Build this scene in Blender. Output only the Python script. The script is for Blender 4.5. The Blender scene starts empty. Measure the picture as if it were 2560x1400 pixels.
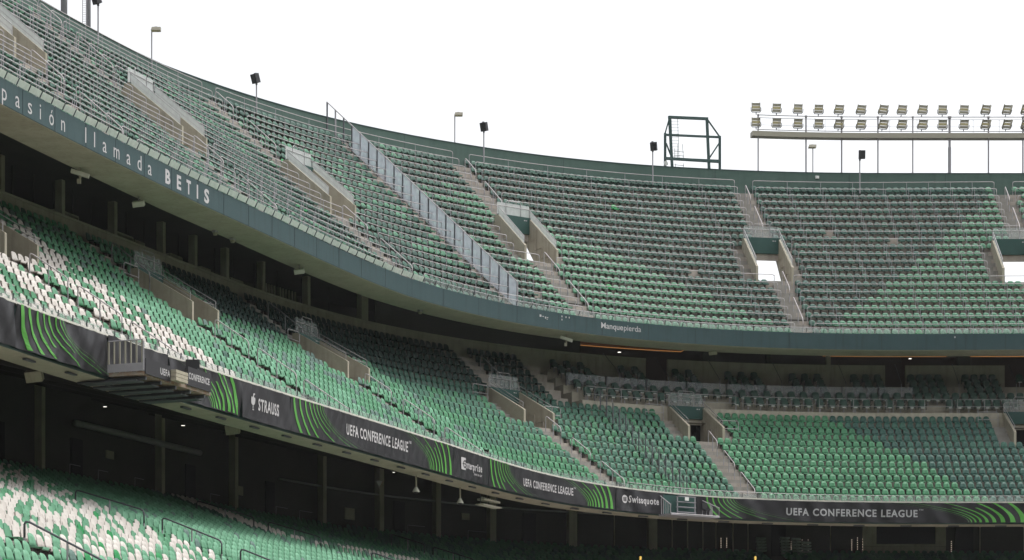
import bpy, math, random
import numpy as np
from mathutils import Vector

# ------------------------------------------------------------------ camera, world, sun
R = math.radians
scn = bpy.context.scene
COL = scn.collection
FPX, HOR, ZC = 5600.0, 1884.4, 1.8          # focal length and horizon of the photograph (2560 px wide), eye height
cam = bpy.data.cameras.new('camera')
camo = bpy.data.objects.new('camera', cam)
COL.objects.link(camo)
scn.camera = camo
camo.location = (0, 0, ZC)
camo.rotation_euler = (R(90), 0, 0)
cam.sensor_width = 36.0
cam.lens = 36.0 * FPX / 2560.0
cam.shift_y = (HOR - 700.0) / 2560.0
cam.clip_start = 1.0
cam.clip_end = 6000.0

SUN_EL, SUN_AZ = 66.0, 80.0                # azimuth measured from +Y towards +X
W = bpy.data.worlds.new('World')
scn.world = W
W.use_nodes = True
nt = W.node_tree
for n in list(nt.nodes):
    nt.nodes.remove(n)
out = nt.nodes.new('ShaderNodeOutputWorld')
bg = nt.nodes.new('ShaderNodeBackground')
sky = nt.nodes.new('ShaderNodeTexSky')
sky.sky_type = 'NISHITA'
sky.sun_disc = False
sky.sun_elevation = R(SUN_EL)
sky.sun_rotation = R(SUN_AZ)
sky.dust_density = 4.0
sky.air_density = 1.2
hs = nt.nodes.new('ShaderNodeHueSaturation')
hs.inputs['Saturation'].default_value = 0.12
nt.links.new(sky.outputs[0], hs.inputs['Color'])
nt.links.new(hs.outputs[0], bg.inputs[0])
bg.inputs[1].default_value = 0.15
nt.links.new(bg.outputs[0], out.inputs[0])

sl = bpy.data.lights.new('sun', 'SUN')
so = bpy.data.objects.new('sun', sl)
COL.objects.link(so)
sl.energy = 0.6
sl.angle = R(22)
sl.color = (1.0, 0.95, 0.88)
so.location = (0, 0, 90)
sd = Vector((math.sin(R(SUN_AZ)) * math.cos(R(SUN_EL)), math.cos(R(SUN_AZ)) * math.cos(R(SUN_EL)), math.sin(R(SUN_EL))))
so.rotation_euler = (-sd).to_track_quat('-Z', 'Y').to_euler()

scn.view_settings.view_transform = 'Standard'
scn.view_settings.look = 'None'
scn.view_settings.exposure = 0.82
scn.view_settings.gamma = 1.0
scn.view_settings.use_curve_mapping = False

HAZE = .00011
rng = random.Random(7)

# ------------------------------------------------------------------ the bowl's plan
KS = [.00116, .00394, .00461, .00301, .00192, -.00286, .00906, .04037, .04353, .02715, .00813, -.01088, -.0299, -.04892]
_s = np.linspace(0, 130, 521)
_k = np.interp(_s, np.linspace(0, 130, 14), KS) * (_s < 96)
_d = _s[1] - _s[0]
_t = 1.30573785 - np.concatenate([[0], np.cumsum((_k[1:] + _k[:-1]) / 2 * _d)])
_x = -21.8469 + np.concatenate([[0], np.cumsum((np.cos(_t[1:]) + np.cos(_t[:-1])) / 2 * _d)])
_y = 62.2319 + np.concatenate([[0], np.cumsum((np.sin(_t[1:]) + np.sin(_t[:-1])) / 2 * _d)])
G7 = np.linspace(0, 130, 7)
D1 = [6.871, 6.5735, 7.638, 8.0537, 7.5242, 6.9748, 7.06]
D2 = [23.4114, 23.6516, 24.3709, 25.2927, 23.4059, 23.4238, 23.3119]


def base(s):
    if s < 0:
        return _x[0] + s * math.cos(_t[0]), _y[0] + s * math.sin(_t[0]), float(_t[0])
    if s > 130:
        e = s - 130
        return _x[-1] + e * math.cos(_t[-1]), _y[-1] + e * math.sin(_t[-1]), float(_t[-1])
    return float(np.interp(s, _s, _x)), float(np.interp(s, _s, _y)), float(np.interp(s, _s, _t))


def off1(s):
    return float(np.interp(s, G7, D1))


def off2(s):
    return float(np.interp(s, G7, D2))


def off3(s):
    """inner face of the rim wall"""
    return off2(s) + .05 + .37 * min(max((s - 78) / 8, 0), 1)


def P(s, d, z):
    """point at arc length s along the front of the middle tier, d metres outwards, z above the eye"""
    x, y, t = base(s)
    return Vector((x - math.sin(t) * d, y + math.cos(t) * d, z + ZC))


def heading(s):
    return base(s)[2]


def frame(s):
    t = heading(s)
    return Vector((math.cos(t), math.sin(t), 0)), Vector((-math.sin(t), math.cos(t), 0)), Vector((0, 0, 1))


def px(p):
    return 1280 + FPX * p.x / p.y, HOR - FPX * (p.z - ZC) / p.y


# ------------------------------------------------------------------ materials
def mat(name, col, rough=0.7, metal=0.0, noise=0.0, scale=3.0, col2=None, bump=0.0, spec=0.4, alpha=1.0, emit=None, estr=0.0, streak=0.0, trans=0.0):
    m = bpy.data.materials.new(name)
    m.use_nodes = True
    t = m.node_tree
    b = t.nodes['Principled BSDF']
    b.inputs['Base Color'].default_value = (*col, 1)
    b.inputs['Roughness'].default_value = rough
    b.inputs['Metallic'].default_value = metal
    b.inputs['Specular IOR Level'].default_value = spec
    b.inputs['Alpha'].default_value = alpha
    if trans:
        b.inputs['Transmission Weight'].default_value = trans
    if emit:
        b.inputs['Emission Color'].default_value = (*emit, 1)
        b.inputs['Emission Strength'].default_value = estr
    if noise > 0 or bump > 0 or streak > 0:
        tc = t.nodes.new('ShaderNodeTexCoord')
        nz = t.nodes.new('ShaderNodeTexNoise')
        nz.inputs['Scale'].default_value = scale
        nz.inputs['Detail'].default_value = 6
        nz.inputs['Roughness'].default_value = 0.65
        t.links.new(tc.outputs['Object'], nz.inputs['Vector'])
        if noise > 0:
            c2 = col2 or tuple(c * 0.5 for c in col)
            mr = t.nodes.new('ShaderNodeMapRange')
            mr.inputs['From Min'].default_value = 0.38
            mr.inputs['From Max'].default_value = 0.72
            mr.inputs['To Min'].default_value = 0.0
            mr.inputs['To Max'].default_value = noise
            t.links.new(nz.outputs['Fac'], mr.inputs['Value'])
            mx = t.nodes.new('ShaderNodeMix')
            mx.data_type = 'RGBA'
            mx.inputs[6].default_value = (*col, 1)
            mx.inputs[7].default_value = (*c2, 1)
            t.links.new(mr.outputs[0], mx.inputs[0])
            last = mx.outputs[2]
            if streak > 0:
                mp = t.nodes.new('ShaderNodeMapping')
                mp.inputs['Scale'].default_value = (4.0, 4.0, 0.35)
                n2 = t.nodes.new('ShaderNodeTexNoise')
                n2.inputs['Scale'].default_value = 1.0
                n2.inputs['Detail'].default_value = 4
                t.links.new(tc.outputs['Object'], mp.inputs['Vector'])
                t.links.new(mp.outputs[0], n2.inputs['Vector'])
                m2 = t.nodes.new('ShaderNodeMapRange')
                m2.inputs['From Min'].default_value = 0.52
                m2.inputs['From Max'].default_value = 0.75
                m2.inputs['To Max'].default_value = streak
                t.links.new(n2.outputs['Fac'], m2.inputs['Value'])
                my = t.nodes.new('ShaderNodeMix')
                my.data_type = 'RGBA'
                my.inputs[7].default_value = (*tuple(c * 0.4 for c in col), 1)
                t.links.new(m2.outputs[0], my.inputs[0])
                t.links.new(last, my.inputs[6])
                last = my.outputs[2]
            t.links.new(last, b.inputs['Base Color'])
        if bump > 0:
            bp = t.nodes.new('ShaderNodeBump')
            bp.inputs['Strength'].default_value = bump
            bp.inputs['Distance'].default_value = 0.05
            t.links.new(nz.outputs['Fac'], bp.inputs['Height'])
            t.links.new(bp.outputs[0], b.inputs['Normal'])
    return m


def seatmat(name, col, rough=0.5):
    return mat(name, col, rough=rough, noise=0.5, scale=2.3, col2=tuple(c * 0.72 for c in col), spec=0.35)


M = dict(
    concrete=mat('concrete', (.40, .36, .32), .9, noise=.7, scale=1.3, col2=(.24, .20, .165), bump=.2, streak=.35),
    stair=mat('stair_concrete', (.31, .295, .27), .9, noise=.7, scale=2.0, col2=(.20, .185, .165), streak=.3),
    soffit=mat('soffit_concrete', (.42, .39, .31), .9, noise=.5, scale=.8, col2=(.24, .21, .15), streak=.3),
    wallc=mat('beige_wall', (.40, .365, .29), .85, noise=.6, scale=1.4, col2=(.27, .235, .175), streak=.45),
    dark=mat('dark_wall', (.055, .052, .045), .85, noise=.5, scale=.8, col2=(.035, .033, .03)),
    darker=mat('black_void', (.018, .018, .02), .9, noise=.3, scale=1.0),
    interior=mat('room_interior', (.10, .085, .075), .8, noise=.4, scale=.7),
    fascia=mat('fascia_panel', (.023, .058, .063), .6, noise=.6, scale=1.6, col2=(.036, .070, .076), streak=.5),
    fascia2=mat('joint_line', (.02, .035, .04), .7),
    parapet=mat('green_parapet', (.075, .125, .105), .8, noise=.6, scale=1.2, col2=(.055, .10, .085), streak=.25),
    lintel=mat('green_lintel', (.025, .075, .065), .7, noise=.3, scale=2),
    galv=mat('galvanised_steel', (.40, .38, .39), .45, metal=.25, noise=.4, scale=5, col2=(.28, .26, .27)),
    rail=mat('pale_galvanised_tube', (.50, .46, .47), .5, noise=.4, scale=5, col2=(.38, .35, .36)),
    vipwall=mat('pale_box_wall', (.46, .42, .35), .85, noise=.6, scale=2.5, col2=(.30, .27, .21), streak=.5),
    post=mat('dull_steel', (.33, .32, .34), .55, metal=.1, noise=.4, scale=4, col2=(.22, .21, .23)),
    dpost=mat('dark_steel', (.085, .09, .10), .5, metal=.3),
    green_steel=mat('green_steel', (.045, .085, .08), .55, metal=.2, noise=.3, scale=3),
    white=mat('white_paint', (.72, .72, .70), .6, noise=.25, scale=4, col2=(.6, .6, .58)),
    letter=mat('white_lettering', (.50, .48, .49), .6),
    letter_grey=mat('grey_lettering', (.36, .36, .37), .6),
    ledge=mat('pale_ledge', (.62, .60, .54), .75, noise=.5, scale=3, col2=(.42, .40, .34)),
    cloth=mat('black_banner_cloth', (.012, .011, .014), .42, noise=.3, scale=2, col2=(.017, .016, .019), spec=.35),
    lime=mat('lime_stripe', (.085, .32, .05), .5),
    lime_dim=mat('thin_grey_green_stripe', (.10, .16, .09), .5),
    black=mat('black_plastic', (.02, .02, .022), .5),
    speaker=mat('speaker_grille', (.035, .035, .04), .7),
    arm=mat('green_padded_vinyl', (.028, .080, .058), .5, noise=.3, scale=3),
    armframe=mat('armchair_shell', (.02, .03, .028), .5),
    lampglass=mat('floodlight_glass', (.52, .45, .25), .35, noise=.2, scale=8),
    lampbody=mat('floodlight_housing', (.33, .31, .25), .5, metal=.3),
    rust=mat('rusty_beam', (.27, .24, .20), .8, noise=.9, scale=5, col2=(.22, .10, .04)),
    wood=mat('pale_crate', (.40, .36, .28), .85, noise=.5, scale=5),
    yellow=mat('yellow_paint', (.75, .50, .08), .6),
    grass=mat('pitch_grass', (.06, .13, .035), .9, noise=.5, scale=.3, col2=(.04, .09, .025)),
    asphalt=mat('asphalt_ground', (.07, .07, .068), .9, noise=.4, scale=.5),
    cove=mat('cove_strip', (.3, .15, .06), .6, emit=(1.0, .42, .12), estr=.16),
    coveceil=mat('glow_brown_cove_ceiling', (.23, .15, .09), .6),  # brown base colour carries the orange glow of the strips
    bulb=mat('warm_bulb', (.9, .8, .7), .5, emit=(1.0, .80, .62), estr=.28),
    downlight=mat('downlight', (.9, .9, .85), .5, emit=(1.0, .95, .85), estr=1.0),
)


def glassmat(name, col, alpha, rough=.25):
    m = bpy.data.materials.new(name)
    m.use_nodes = True
    t = m.node_tree
    t.nodes.remove(t.nodes['Principled BSDF'])
    om = t.nodes['Material Output']
    df = t.nodes.new('ShaderNodeBsdfDiffuse')
    tl = t.nodes.new('ShaderNodeBsdfTranslucent')
    gl = t.nodes.new('ShaderNodeBsdfGlossy')
    tr = t.nodes.new('ShaderNodeBsdfTransparent')
    df.inputs[0].default_value = tl.inputs[0].default_value = (*col, 1)
    gl.inputs['Roughness'].default_value = rough
    m1, m2, m3 = (t.nodes.new('ShaderNodeMixShader') for _ in range(3))
    m1.inputs[0].default_value = .5
    m2.inputs[0].default_value = .08
    t.links.new(df.outputs[0], m1.inputs[1])
    t.links.new(tl.outputs[0], m1.inputs[2])
    t.links.new(m1.outputs[0], m2.inputs[1])
    t.links.new(gl.outputs[0], m2.inputs[2])
    t.links.new(tr.outputs[0], m3.inputs[1])
    t.links.new(m2.outputs[0], m3.inputs[2])
    t.links.new(m3.outputs[0], om.inputs['Surface'])
    tc = t.nodes.new('ShaderNodeTexCoord')
    mp = t.nodes.new('ShaderNodeMapping')
    mp.inputs['Scale'].default_value = (3.0, 3.0, 1.2)
    nz = t.nodes.new('ShaderNodeTexNoise')
    nz.inputs['Scale'].default_value = 1.6
    nz.inputs['Detail'].default_value = 5
    mr = t.nodes.new('ShaderNodeMapRange')
    mr.inputs['From Min'].default_value = .35
    mr.inputs['From Max'].default_value = .7
    mr.inputs['To Min'].default_value = max(0, alpha - .06)
    mr.inputs['To Max'].default_value = min(1, alpha + .07)
    t.links.new(tc.outputs['Object'], mp.inputs[0])
    t.links.new(mp.outputs[0], nz.inputs['Vector'])
    t.links.new(nz.outputs['Fac'], mr.inputs['Value'])
    t.links.new(mr.outputs[0], m3.inputs[0])
    return m


M['glass_blue'] = glassmat('sky_pale_bluish_glass', (.74, .79, .87), .44)  # pale tint stands in for sky light on the panes
M['glass_green'] = glassmat('dusty_greenish_glass', (.78, .84, .77), .60)
M['glass_white'] = glassmat('scratched_white_glass', (.78, .80, .79), .66)
M['glass_clear'] = glassmat('clear_glass', (.60, .66, .65), .22)
M['glass_thin'] = glassmat('thin_clear_glass', (.40, .45, .45), .09)
M['glass_strip'] = glassmat('bluish_strip_glass', (.50, .56, .62), .30)
M['glass_grey'] = glassmat('smoked_grey_glass', (.34, .38, .42), .45)

SEATCOL = [
    ('faded_green_plastic', (.072, .24, .122)),      # 0 light
    ('pale_green_plastic', (.105, .28, .165)),        # 1
    ('light_green_plastic', (.060, .22, .105)),      # 2
    ('dark_green_plastic', (.046, .135, .098)),      # 3 dark
    ('teal_green_plastic', (.040, .110, .088)),      # 4
    ('deep_green_plastic', (.034, .098, .070)),      # 5
    ('mint_green_plastic', (.14, .34, .21)),         # 6 mint
    ('bright_green_plastic', (.010, .24, .065)),     # 7
    ('greyed_green_plastic', (.10, .17, .145)),      # 8
    ('white_plastic', (.55, .505, .465)),              # 9
    ('cream_plastic', (.60, .56, .52)),              # 10
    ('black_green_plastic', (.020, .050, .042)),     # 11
    ('mid_green_plastic', (.054, .195, .098)),         # 12
    ('mid_teal_plastic', (.050, .150, .098)),        # 13
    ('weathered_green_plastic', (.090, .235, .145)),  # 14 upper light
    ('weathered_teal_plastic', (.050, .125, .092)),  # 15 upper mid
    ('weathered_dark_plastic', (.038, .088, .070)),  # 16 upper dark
]
SM = [seatmat(n, c) for n, c in SEATCOL]
SNAME = ['faded green', 'faded green', 'faded green', 'dark green', 'dark green', 'dark green', 'mint green', 'bright green', 'greyish green', 'white', 'white', 'blackish green', 'mid green', 'teal green', 'weathered green', 'weathered teal', 'weathered dark green']


# ------------------------------------------------------------------ object helpers
def tag(o, label=None, cat=None, group=None, kind=None):
    if label:
        o['label'] = label
    if cat:
        o['category'] = cat
    if group:
        o['group'] = group
    if kind:
        o['kind'] = kind
    return o


def thing(name, loc=(0, 0, 0), rz=0.0, label=None, cat=None, group=None):
    o = bpy.data.objects.new(name, None)
    COL.objects.link(o)
    o.empty_display_size = .2
    o.location = loc
    o.rotation_euler = (0, 0, rz)
    return tag(o, label, cat, group)


def link(name, me, parent=None):
    o = bpy.data.objects.new(name, me)
    COL.objects.link(o)
    if parent is not None:
        o.parent = parent
    return o


class MB:
    def __init__(s):
        s.v, s.f, s.m = [], [], []
        s.cur = 0

    def add(s, vs, fs):
        b = len(s.v)
        s.v += [tuple(v) for v in vs]
        s.f += [tuple(b + i for i in f) for f in fs]
        s.m += [s.cur] * len(fs)

    def quad(s, a, b, c, d):
        s.add([a, b, c, d], [(0, 1, 2, 3)])

    def box(s, c, h, T=Vector((1, 0, 0)), N=Vector((0, 1, 0)), Z=Vector((0, 0, 1))):
        c = Vector(c)
        vs = [c + T * (h[0] * i) + N * (h[1] * j) + Z * (h[2] * k) for k in (-1, 1) for j in (-1, 1) for i in (-1, 1)]
        s.add(vs, [(0, 2, 3, 1), (4, 5, 7, 6), (0, 1, 5, 4), (2, 6, 7, 3), (0, 4, 6, 2), (1, 3, 7, 5)])

    def tube(s, pts, r, n=6):
        pts = [Vector(p) for p in pts]
        rings = []
        for i, p in enumerate(pts):
            a = pts[max(i - 1, 0)]
            b = pts[min(i + 1, len(pts) - 1)]
            d = (b - a).normalized()
            u = d.cross(Vector((0, 0, 1)))
            if u.length < .05:
                u = d.cross(Vector((0, 1, 0)))
            u.normalize()
            w = u.cross(d)
            rings.append([p + (u * math.cos(2 * math.pi * k / n) + w * math.sin(2 * math.pi * k / n)) * r for k in range(n)])
        fs = []
        for i in range(len(pts) - 1):
            for k in range(n):
                fs.append((i * n + k, i * n + (k + 1) % n, (i + 1) * n + (k + 1) % n, (i + 1) * n + k))
        fs.append(tuple(range(n - 1, -1, -1)))
        fs.append(tuple((len(pts) - 1) * n + k for k in range(n)))
        s.add([v for r_ in rings for v in r_], fs)

    def sweep(s, prof, s0, s1, step=1.0, closed=True, caps=True, off=None):
        """sweep a (d, z) profile along the bowl; off(s) shifts d"""
        n = max(1, int(round((s1 - s0) / step)))
        L = len(prof)
        vs, fs = [], []
        for i in range(n + 1):
            q = s0 + (s1 - s0) * i / n
            o = off(q) if off else 0
            for d, z in prof:
                vs.append(P(q, d + o, z))
        for i in range(n):
            for k in range(L if closed else L - 1):
                a, b = k, (k + 1) % L
                fs.append((i * L + a, (i + 1) * L + a, (i + 1) * L + b, i * L + b))
        if closed and caps:
            fs.append(tuple(range(L)))
            fs.append(tuple(n * L + k for k in range(L - 1, -1, -1)))
        s.add(vs, fs)

    def strip(s, prof, s0, s1, zf):
        n = int(s1 - s0)
        L = len(prof)
        vs = [P(s0 + (s1 - s0) * i / n, d, zf(s0 + (s1 - s0) * i / n) + z) for i in range(n + 1) for d, z in prof]
        fs = [(i * L + k, (i + 1) * L + k, (i + 1) * L + (k + 1) % L, i * L + (k + 1) % L) for i in range(n) for k in range(L)]
        s.add(vs, fs + [tuple(range(L)), tuple(n * L + k for k in range(L - 1, -1, -1))])

    def build(s, name, mats, parent=None, smooth=False, origin=None):
        me = bpy.data.meshes.new(name)
        vs = s.v
        if origin is not None:
            vs = [(v[0] - origin[0], v[1] - origin[1], v[2] - origin[2]) for v in vs]
        me.from_pydata(vs, [], s.f)
        mats = mats if isinstance(mats, (list, tuple)) else [mats]
        for m in mats:
            me.materials.append(m)
        if len(mats) > 1:
            me.polygons.foreach_set('material_index', s.m)
        if smooth:
            me.polygons.foreach_set('use_smooth', [True] * len(me.polygons))
        me.update()
        return link(name, me, parent)


ORD = ['first', 'second', 'third', 'fourth', 'fifth', 'sixth', 'seventh', 'eighth', 'ninth', 'tenth', 'eleventh', 'twelfth', 'thirteenth',
       'fourteenth', 'fifteenth', 'sixteenth', 'seventeenth', 'eighteenth', 'nineteenth', 'twentieth']
TENS = ['', '', 'twenty', 'thirty', 'forty', 'fifty', 'sixty', 'seventy', 'eighty', 'ninety']
TENTH = ['', '', 'twentieth', 'thirtieth', 'fortieth', 'fiftieth', 'sixtieth', 'seventieth', 'eightieth', 'ninetieth']


def ordw(i):
    i += 1
    if i <= 20:
        return ORD[i - 1]
    if i < 100:
        return TENTH[i // 10] if i % 10 == 0 else TENS[i // 10] + '-' + ORD[i % 10 - 1]
    return '%dth' % i


# ------------------------------------------------------------------ tiers
def sc(s, d):
    """metres of row length per metre of s at offset d"""
    return (P(s + .5, d, 0) - P(s - .5, d, 0)).length


UA = [22.0, 37.0, 52.2, 66.3, 77.6, 89.0, 104.0]                     # stair aisles of the upper tier
MA = [14.0, 29.3, 44.4, 59.8, 74.3, 83.6, 102.6]                     # of the middle tier
LA = [4.3, 25.4, 47.0, 68.0, 89.0]                                   # of the lower tier
NU, NM, NL = 20, 13, 33


def zl(d):
    if d < -7.4:
        return 5.622 + .52 * (d + 7.4)
    return 5.7 + .39 * (d + 7.2) if d < 0 else 8.5 + .30 * d


def urow(r):
    return .3 + .8 * r, 26.72 + .685 * r


def zt(s):
    return 15.62 - .3 * min(max((s - 55) / 25, 0), 1)


def mrow(r):
    return .3 + .8 * r, 15.0 + .53 * r + .09 * max(0, r - 13)


def lrow(r):
    d = -10.6 + .8 * r
    return d, zl(d)


def terrace(rows, s0, s1, holes=(), off=None, last=None):
    """stepped treads and risers; rows = [(d, z)], holes = [(sa, sb, r0, r1)]"""
    mb = MB()
    cuts = set(np.arange(s0, s1 + .01, 1.0).tolist())
    for a, b, _, _ in holes:
        cuts |= {a, b}
    cuts = sorted(c for c in cuts if s0 <= c <= s1)
    o = (lambda q: off(q)) if off else (lambda q: 0.0)
    for i in range(len(cuts) - 1):
        a, b = cuts[i], cuts[i + 1]
        if b - a < 1e-6:
            continue
        mid = (a + b) / 2
        oa, ob = o(a), o(b)
        for r in range(len(rows)):
            hh = [h for h in holes if h[0] < mid < h[1] and h[2] <= r < h[3]]
            if hh:
                if hh[0][2] == r and r > 0:
                    zp = rows[r - 1][1]
                    d, z = rows[r]
                    mb.quad(P(a, d + oa, zp), P(b, d + ob, zp), P(b, d + ob, z), P(a, d + oa, z))
                continue
            d, z = rows[r]
            if r + 1 < len(rows):
                d2, z2 = rows[r + 1]
            else:
                d2, z2 = d + (last or .8), z
            zp = rows[r - 1][1] if r > 0 else z - .3
            mb.quad(P(a, d + oa, z), P(b, d + ob, z), P(b, d2 + ob, z), P(a, d2 + oa, z))
            mb.quad(P(a, d + oa, zp), P(b, d + ob, zp), P(b, d + ob, z), P(a, d + oa, z))
    return mb


# ---- upper tier
UC = {22.0: 22.2, 37.0: 37.4, 52.2: 52.8, 66.3: 66.6, 77.6: 77.6, 89.0: 88.7, 104.0: 103.1}        # entrance centres
UV = [(UC[a] - 1.1 / sc(UC[a], off1(a) + 7.5), UC[a] + 1.1 / sc(UC[a], off1(a) + 7.5), 7, 11) for a in UA]
up = thing('upper_tier', P(60, off1(60), 26), label='topmost seating tier of the stadium with green fascia and green rear wall', cat='stand')
UO = tuple(up.location)
terrace([urow(r) for r in range(NU)], 8, 116, UV, off1, 1.9).build('terrace', M['concrete'], up, origin=UO)
mb = MB()
mb.sweep([(0, 25.96), (0, 26.98), (.22, 26.98), (.22, 25.96)], 8, 116, off=off1)
fascia_u = mb.build('fascia', M['fascia'], up, origin=UO)
q = 25.1
while q < 108:
    T, N, Z = frame(q)
    mb = MB()
    mb.box(P(q, off1(q) - .004, 26.47), (.018, .006, .505), T, N, Z)
    mb.build('panel_joint', M['fascia2'], fascia_u, origin=UO)
    q += 2.52
mb = MB()
mb.sweep([(.03, 25.93), (2.2, 25.93), (2.2, 26.3), (.03, 25.95)], 8, 116, off=off1)
mb.build('soffit', M['soffit'], up, origin=UO)
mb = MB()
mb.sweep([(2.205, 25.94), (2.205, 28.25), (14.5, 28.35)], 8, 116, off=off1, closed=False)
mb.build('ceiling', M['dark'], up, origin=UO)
mb = MB()
mb.sweep([(0, 39.6), (0, 41.57), (.28, 41.57), (.28, 39.0)], 8, 116, off=off3)
mb.build('rear_parapet', M['parapet'], up, origin=UO)
mb = MB()
mb.sweep([(-.04, 41.575), (-.04, 41.615), (.32, 41.615), (.32, 41.575)], 8, 116, off=off3)
cop = mb.build('parapet_coping', M['fascia'], up, origin=UO)
q = 33.0
while q < 108:
    T, N, Z = frame(q)
    mb = MB()
    mb.box(P(q, off3(q) - .004, 40.6), (.012, .006, .94), T, N, Z)
    mb.build('parapet_joint', M['fascia2'], up, origin=UO)
    q += 6.1


def flight(rowf, a, r0, r1, off, hw, parent, PO, name='stair_aisle'):
    """one continuous flight with a half step on every row, laid on the terrace"""
    mb = MB()
    o = off(a) if off else 0
    T, N, Z = frame(a)
    pts = []
    for r in range(r0, r1):
        d, z = rowf(r)
        d2, z2 = rowf(r + 1)
        h = z2 - z
        pts += [(d - .003, z + .004), (d2 - .40, z + .004), (d2 - .40, z + h / 2), (d2 - .003, z + h / 2)]
    d, z = rowf(r1)
    pts += [(d - .003, z + .004), (d + .3, z + .004)]
    vs = []
    for d, z in pts:
        c = P(a, d + o, z)
        vs += [c - T * hw, c + T * hw]
        vs += [c - T * hw - Z * .2, c + T * hw - Z * .2]
    fs = []
    for k in range(len(pts) - 1):
        b = 4 * k
        fs += [(b, b + 1, b + 5, b + 4), (b, b + 4, b + 6, b + 2), (b + 1, b + 3, b + 7, b + 5)]
    mb.add(vs, fs)
    return mb.build(name, M['stair'], parent, origin=PO)


def handrail(name, rowf, off, a, ra, rb, label, group, r=.030, h=.92, m='rail', posts=3, parent=None, shift=0.0):
    """sloping rail with bent-down ends along an aisle from row ra (top) to rb (bottom)"""
    q = a + shift
    o = off(q) if off else 0

    def pt(rr, hh):
        i = int(math.floor(rr))
        d, z = rowf(i)
        d2, z2 = rowf(i + 1)
        f = rr - i
        return P(q, d + (d2 - d) * f + o, z + (z2 - z) * f + hh)
    t = thing(name, tuple(pt(rb, 0)), label=label, cat='handrail', group=group)
    L = tuple(t.location)
    mb = MB()
    n = 6
    pts = [pt(ra, h * .45), pt(ra, h - .12), pt(ra - .06, h - .03), pt(ra - .2, h)]
    pts += [pt(rb + .2, h), pt(rb + .06, h - .03), pt(rb, h - .12), pt(rb, h * .45)]
    mb.tube(pts, r, 6)
    mb.build('rail', M[m], t, origin=L, smooth=True)
    for k in range(posts):
        f = k / (posts - 1)
        rr = ra + (rb - ra) * f
        mb = MB()
        mb.tube([pt(rr, -.05), pt(rr, h if 0 < f < 1 else h * .5)], r * .85, 6)
        mb.build('post', M['post'], t, origin=L)
    return t


AISU = ['leftmost', 'second', 'third', 'fourth', 'fifth', 'sixth', 'rightmost']
for i, a in enumerate(UA):
    if px(P(a, off1(a) + 16, 40))[0] < -200:
        continue
    flight(urow, a, 11, NU - 1, off1, .6, up, UO)
    flight(urow, a, 0, 7, off1, .6, up, UO)
    for sh in (-1.66, 1.66):
        flight(urow, UC[a] + sh / sc(a, off1(a) + 7.5), 7, 11, off1, .38, up, UO, 'side_stair')


def vomitory(rowf, off, a, r0, r1, hw, parent, PO, lint_h, floor_len, dark, rise):
    """entrance cut into a tier: side walls, lintel, landing (hw in metres)"""
    v = bpy.data.objects.new('entrance', None)
    COL.objects.link(v)
    v.parent = parent
    o = off(a) if off else 0
    T, N, Z = frame(a)
    d0, z0 = rowf(r0)
    d1, z1 = rowf(r1)
    for sgn in (-1, 1):
        mb = MB()
        c = P(a, 0, 0)

        def pp(d, z, w):
            return P(a, d + o, z) + T * (sgn * (hw + w))
        prof = [(d0 - .05, z0 - .25), (d0 - .05, z0 + .95), (d0 + .1, z0 + 1.05), (d1 - .1, z1 + rise - .05), (d1 + .2, z1 + rise - .05), (d1 + .7, z1 + rise - lint_h - .1), (d0 + 1.85, z0 - .25)]
        if dark:
            prof = prof[:5] + [(d1 + .2, z0 - .25)]
        vs = [pp(d, z, 0) for d, z in prof] + [pp(d, z, .16) for d, z in prof]
        n = len(prof)
        fs = [tuple(range(n)), tuple(range(2 * n - 1, n - 1, -1))] + [(k, (k + 1) % n, (k + 1) % n + n, k + n) for k in range(n)]
        mb.add(vs, fs)
        mb.build('side_wall', M['wallc'], v, origin=PO)
    mb = MB()
    zc = z1 + rise - lint_h / 2
    mb.box(P(a, d1 + o - .02, zc), (hw + .10, .14, lint_h / 2), T, N, Z)
    mb.build('lintel', M['lintel'], v, origin=PO)
    for k, w_ in ((.38, .055), (.24, .035)):
        mb = MB()
        mb.box(P(a, d1 + o - .165, zc + lint_h * .3) + T * (hw - k), (w_, .006, .03), T, N, Z)
        mb.build('number_plate', M['letter'], v, origin=PO)
    mb = MB()
    mb.box(P(a, d0 + o + floor_len / 2, z0 - .08), (hw - .003, floor_len / 2, .07), T, N, Z)
    mb.build('landing', M['stair'], v, origin=PO)
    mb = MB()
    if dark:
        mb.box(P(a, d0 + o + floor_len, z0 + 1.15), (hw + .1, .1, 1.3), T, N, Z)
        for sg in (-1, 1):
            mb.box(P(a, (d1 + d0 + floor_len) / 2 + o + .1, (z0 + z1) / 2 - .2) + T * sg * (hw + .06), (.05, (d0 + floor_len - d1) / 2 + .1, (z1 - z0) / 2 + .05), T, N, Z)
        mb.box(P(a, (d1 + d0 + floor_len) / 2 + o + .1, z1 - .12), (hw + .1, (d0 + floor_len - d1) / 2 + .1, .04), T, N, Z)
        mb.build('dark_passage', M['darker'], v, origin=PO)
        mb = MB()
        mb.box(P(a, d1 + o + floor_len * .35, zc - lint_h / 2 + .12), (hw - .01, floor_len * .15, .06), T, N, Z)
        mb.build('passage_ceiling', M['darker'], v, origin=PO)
    else:
        mb.box(P(a, d1 + o + .55, zc - lint_h / 2 + .12), (hw - .004, .40, .05), T, N, Z)
        mb.build('slab', M['soffit'], v, origin=PO)
    return v


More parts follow.
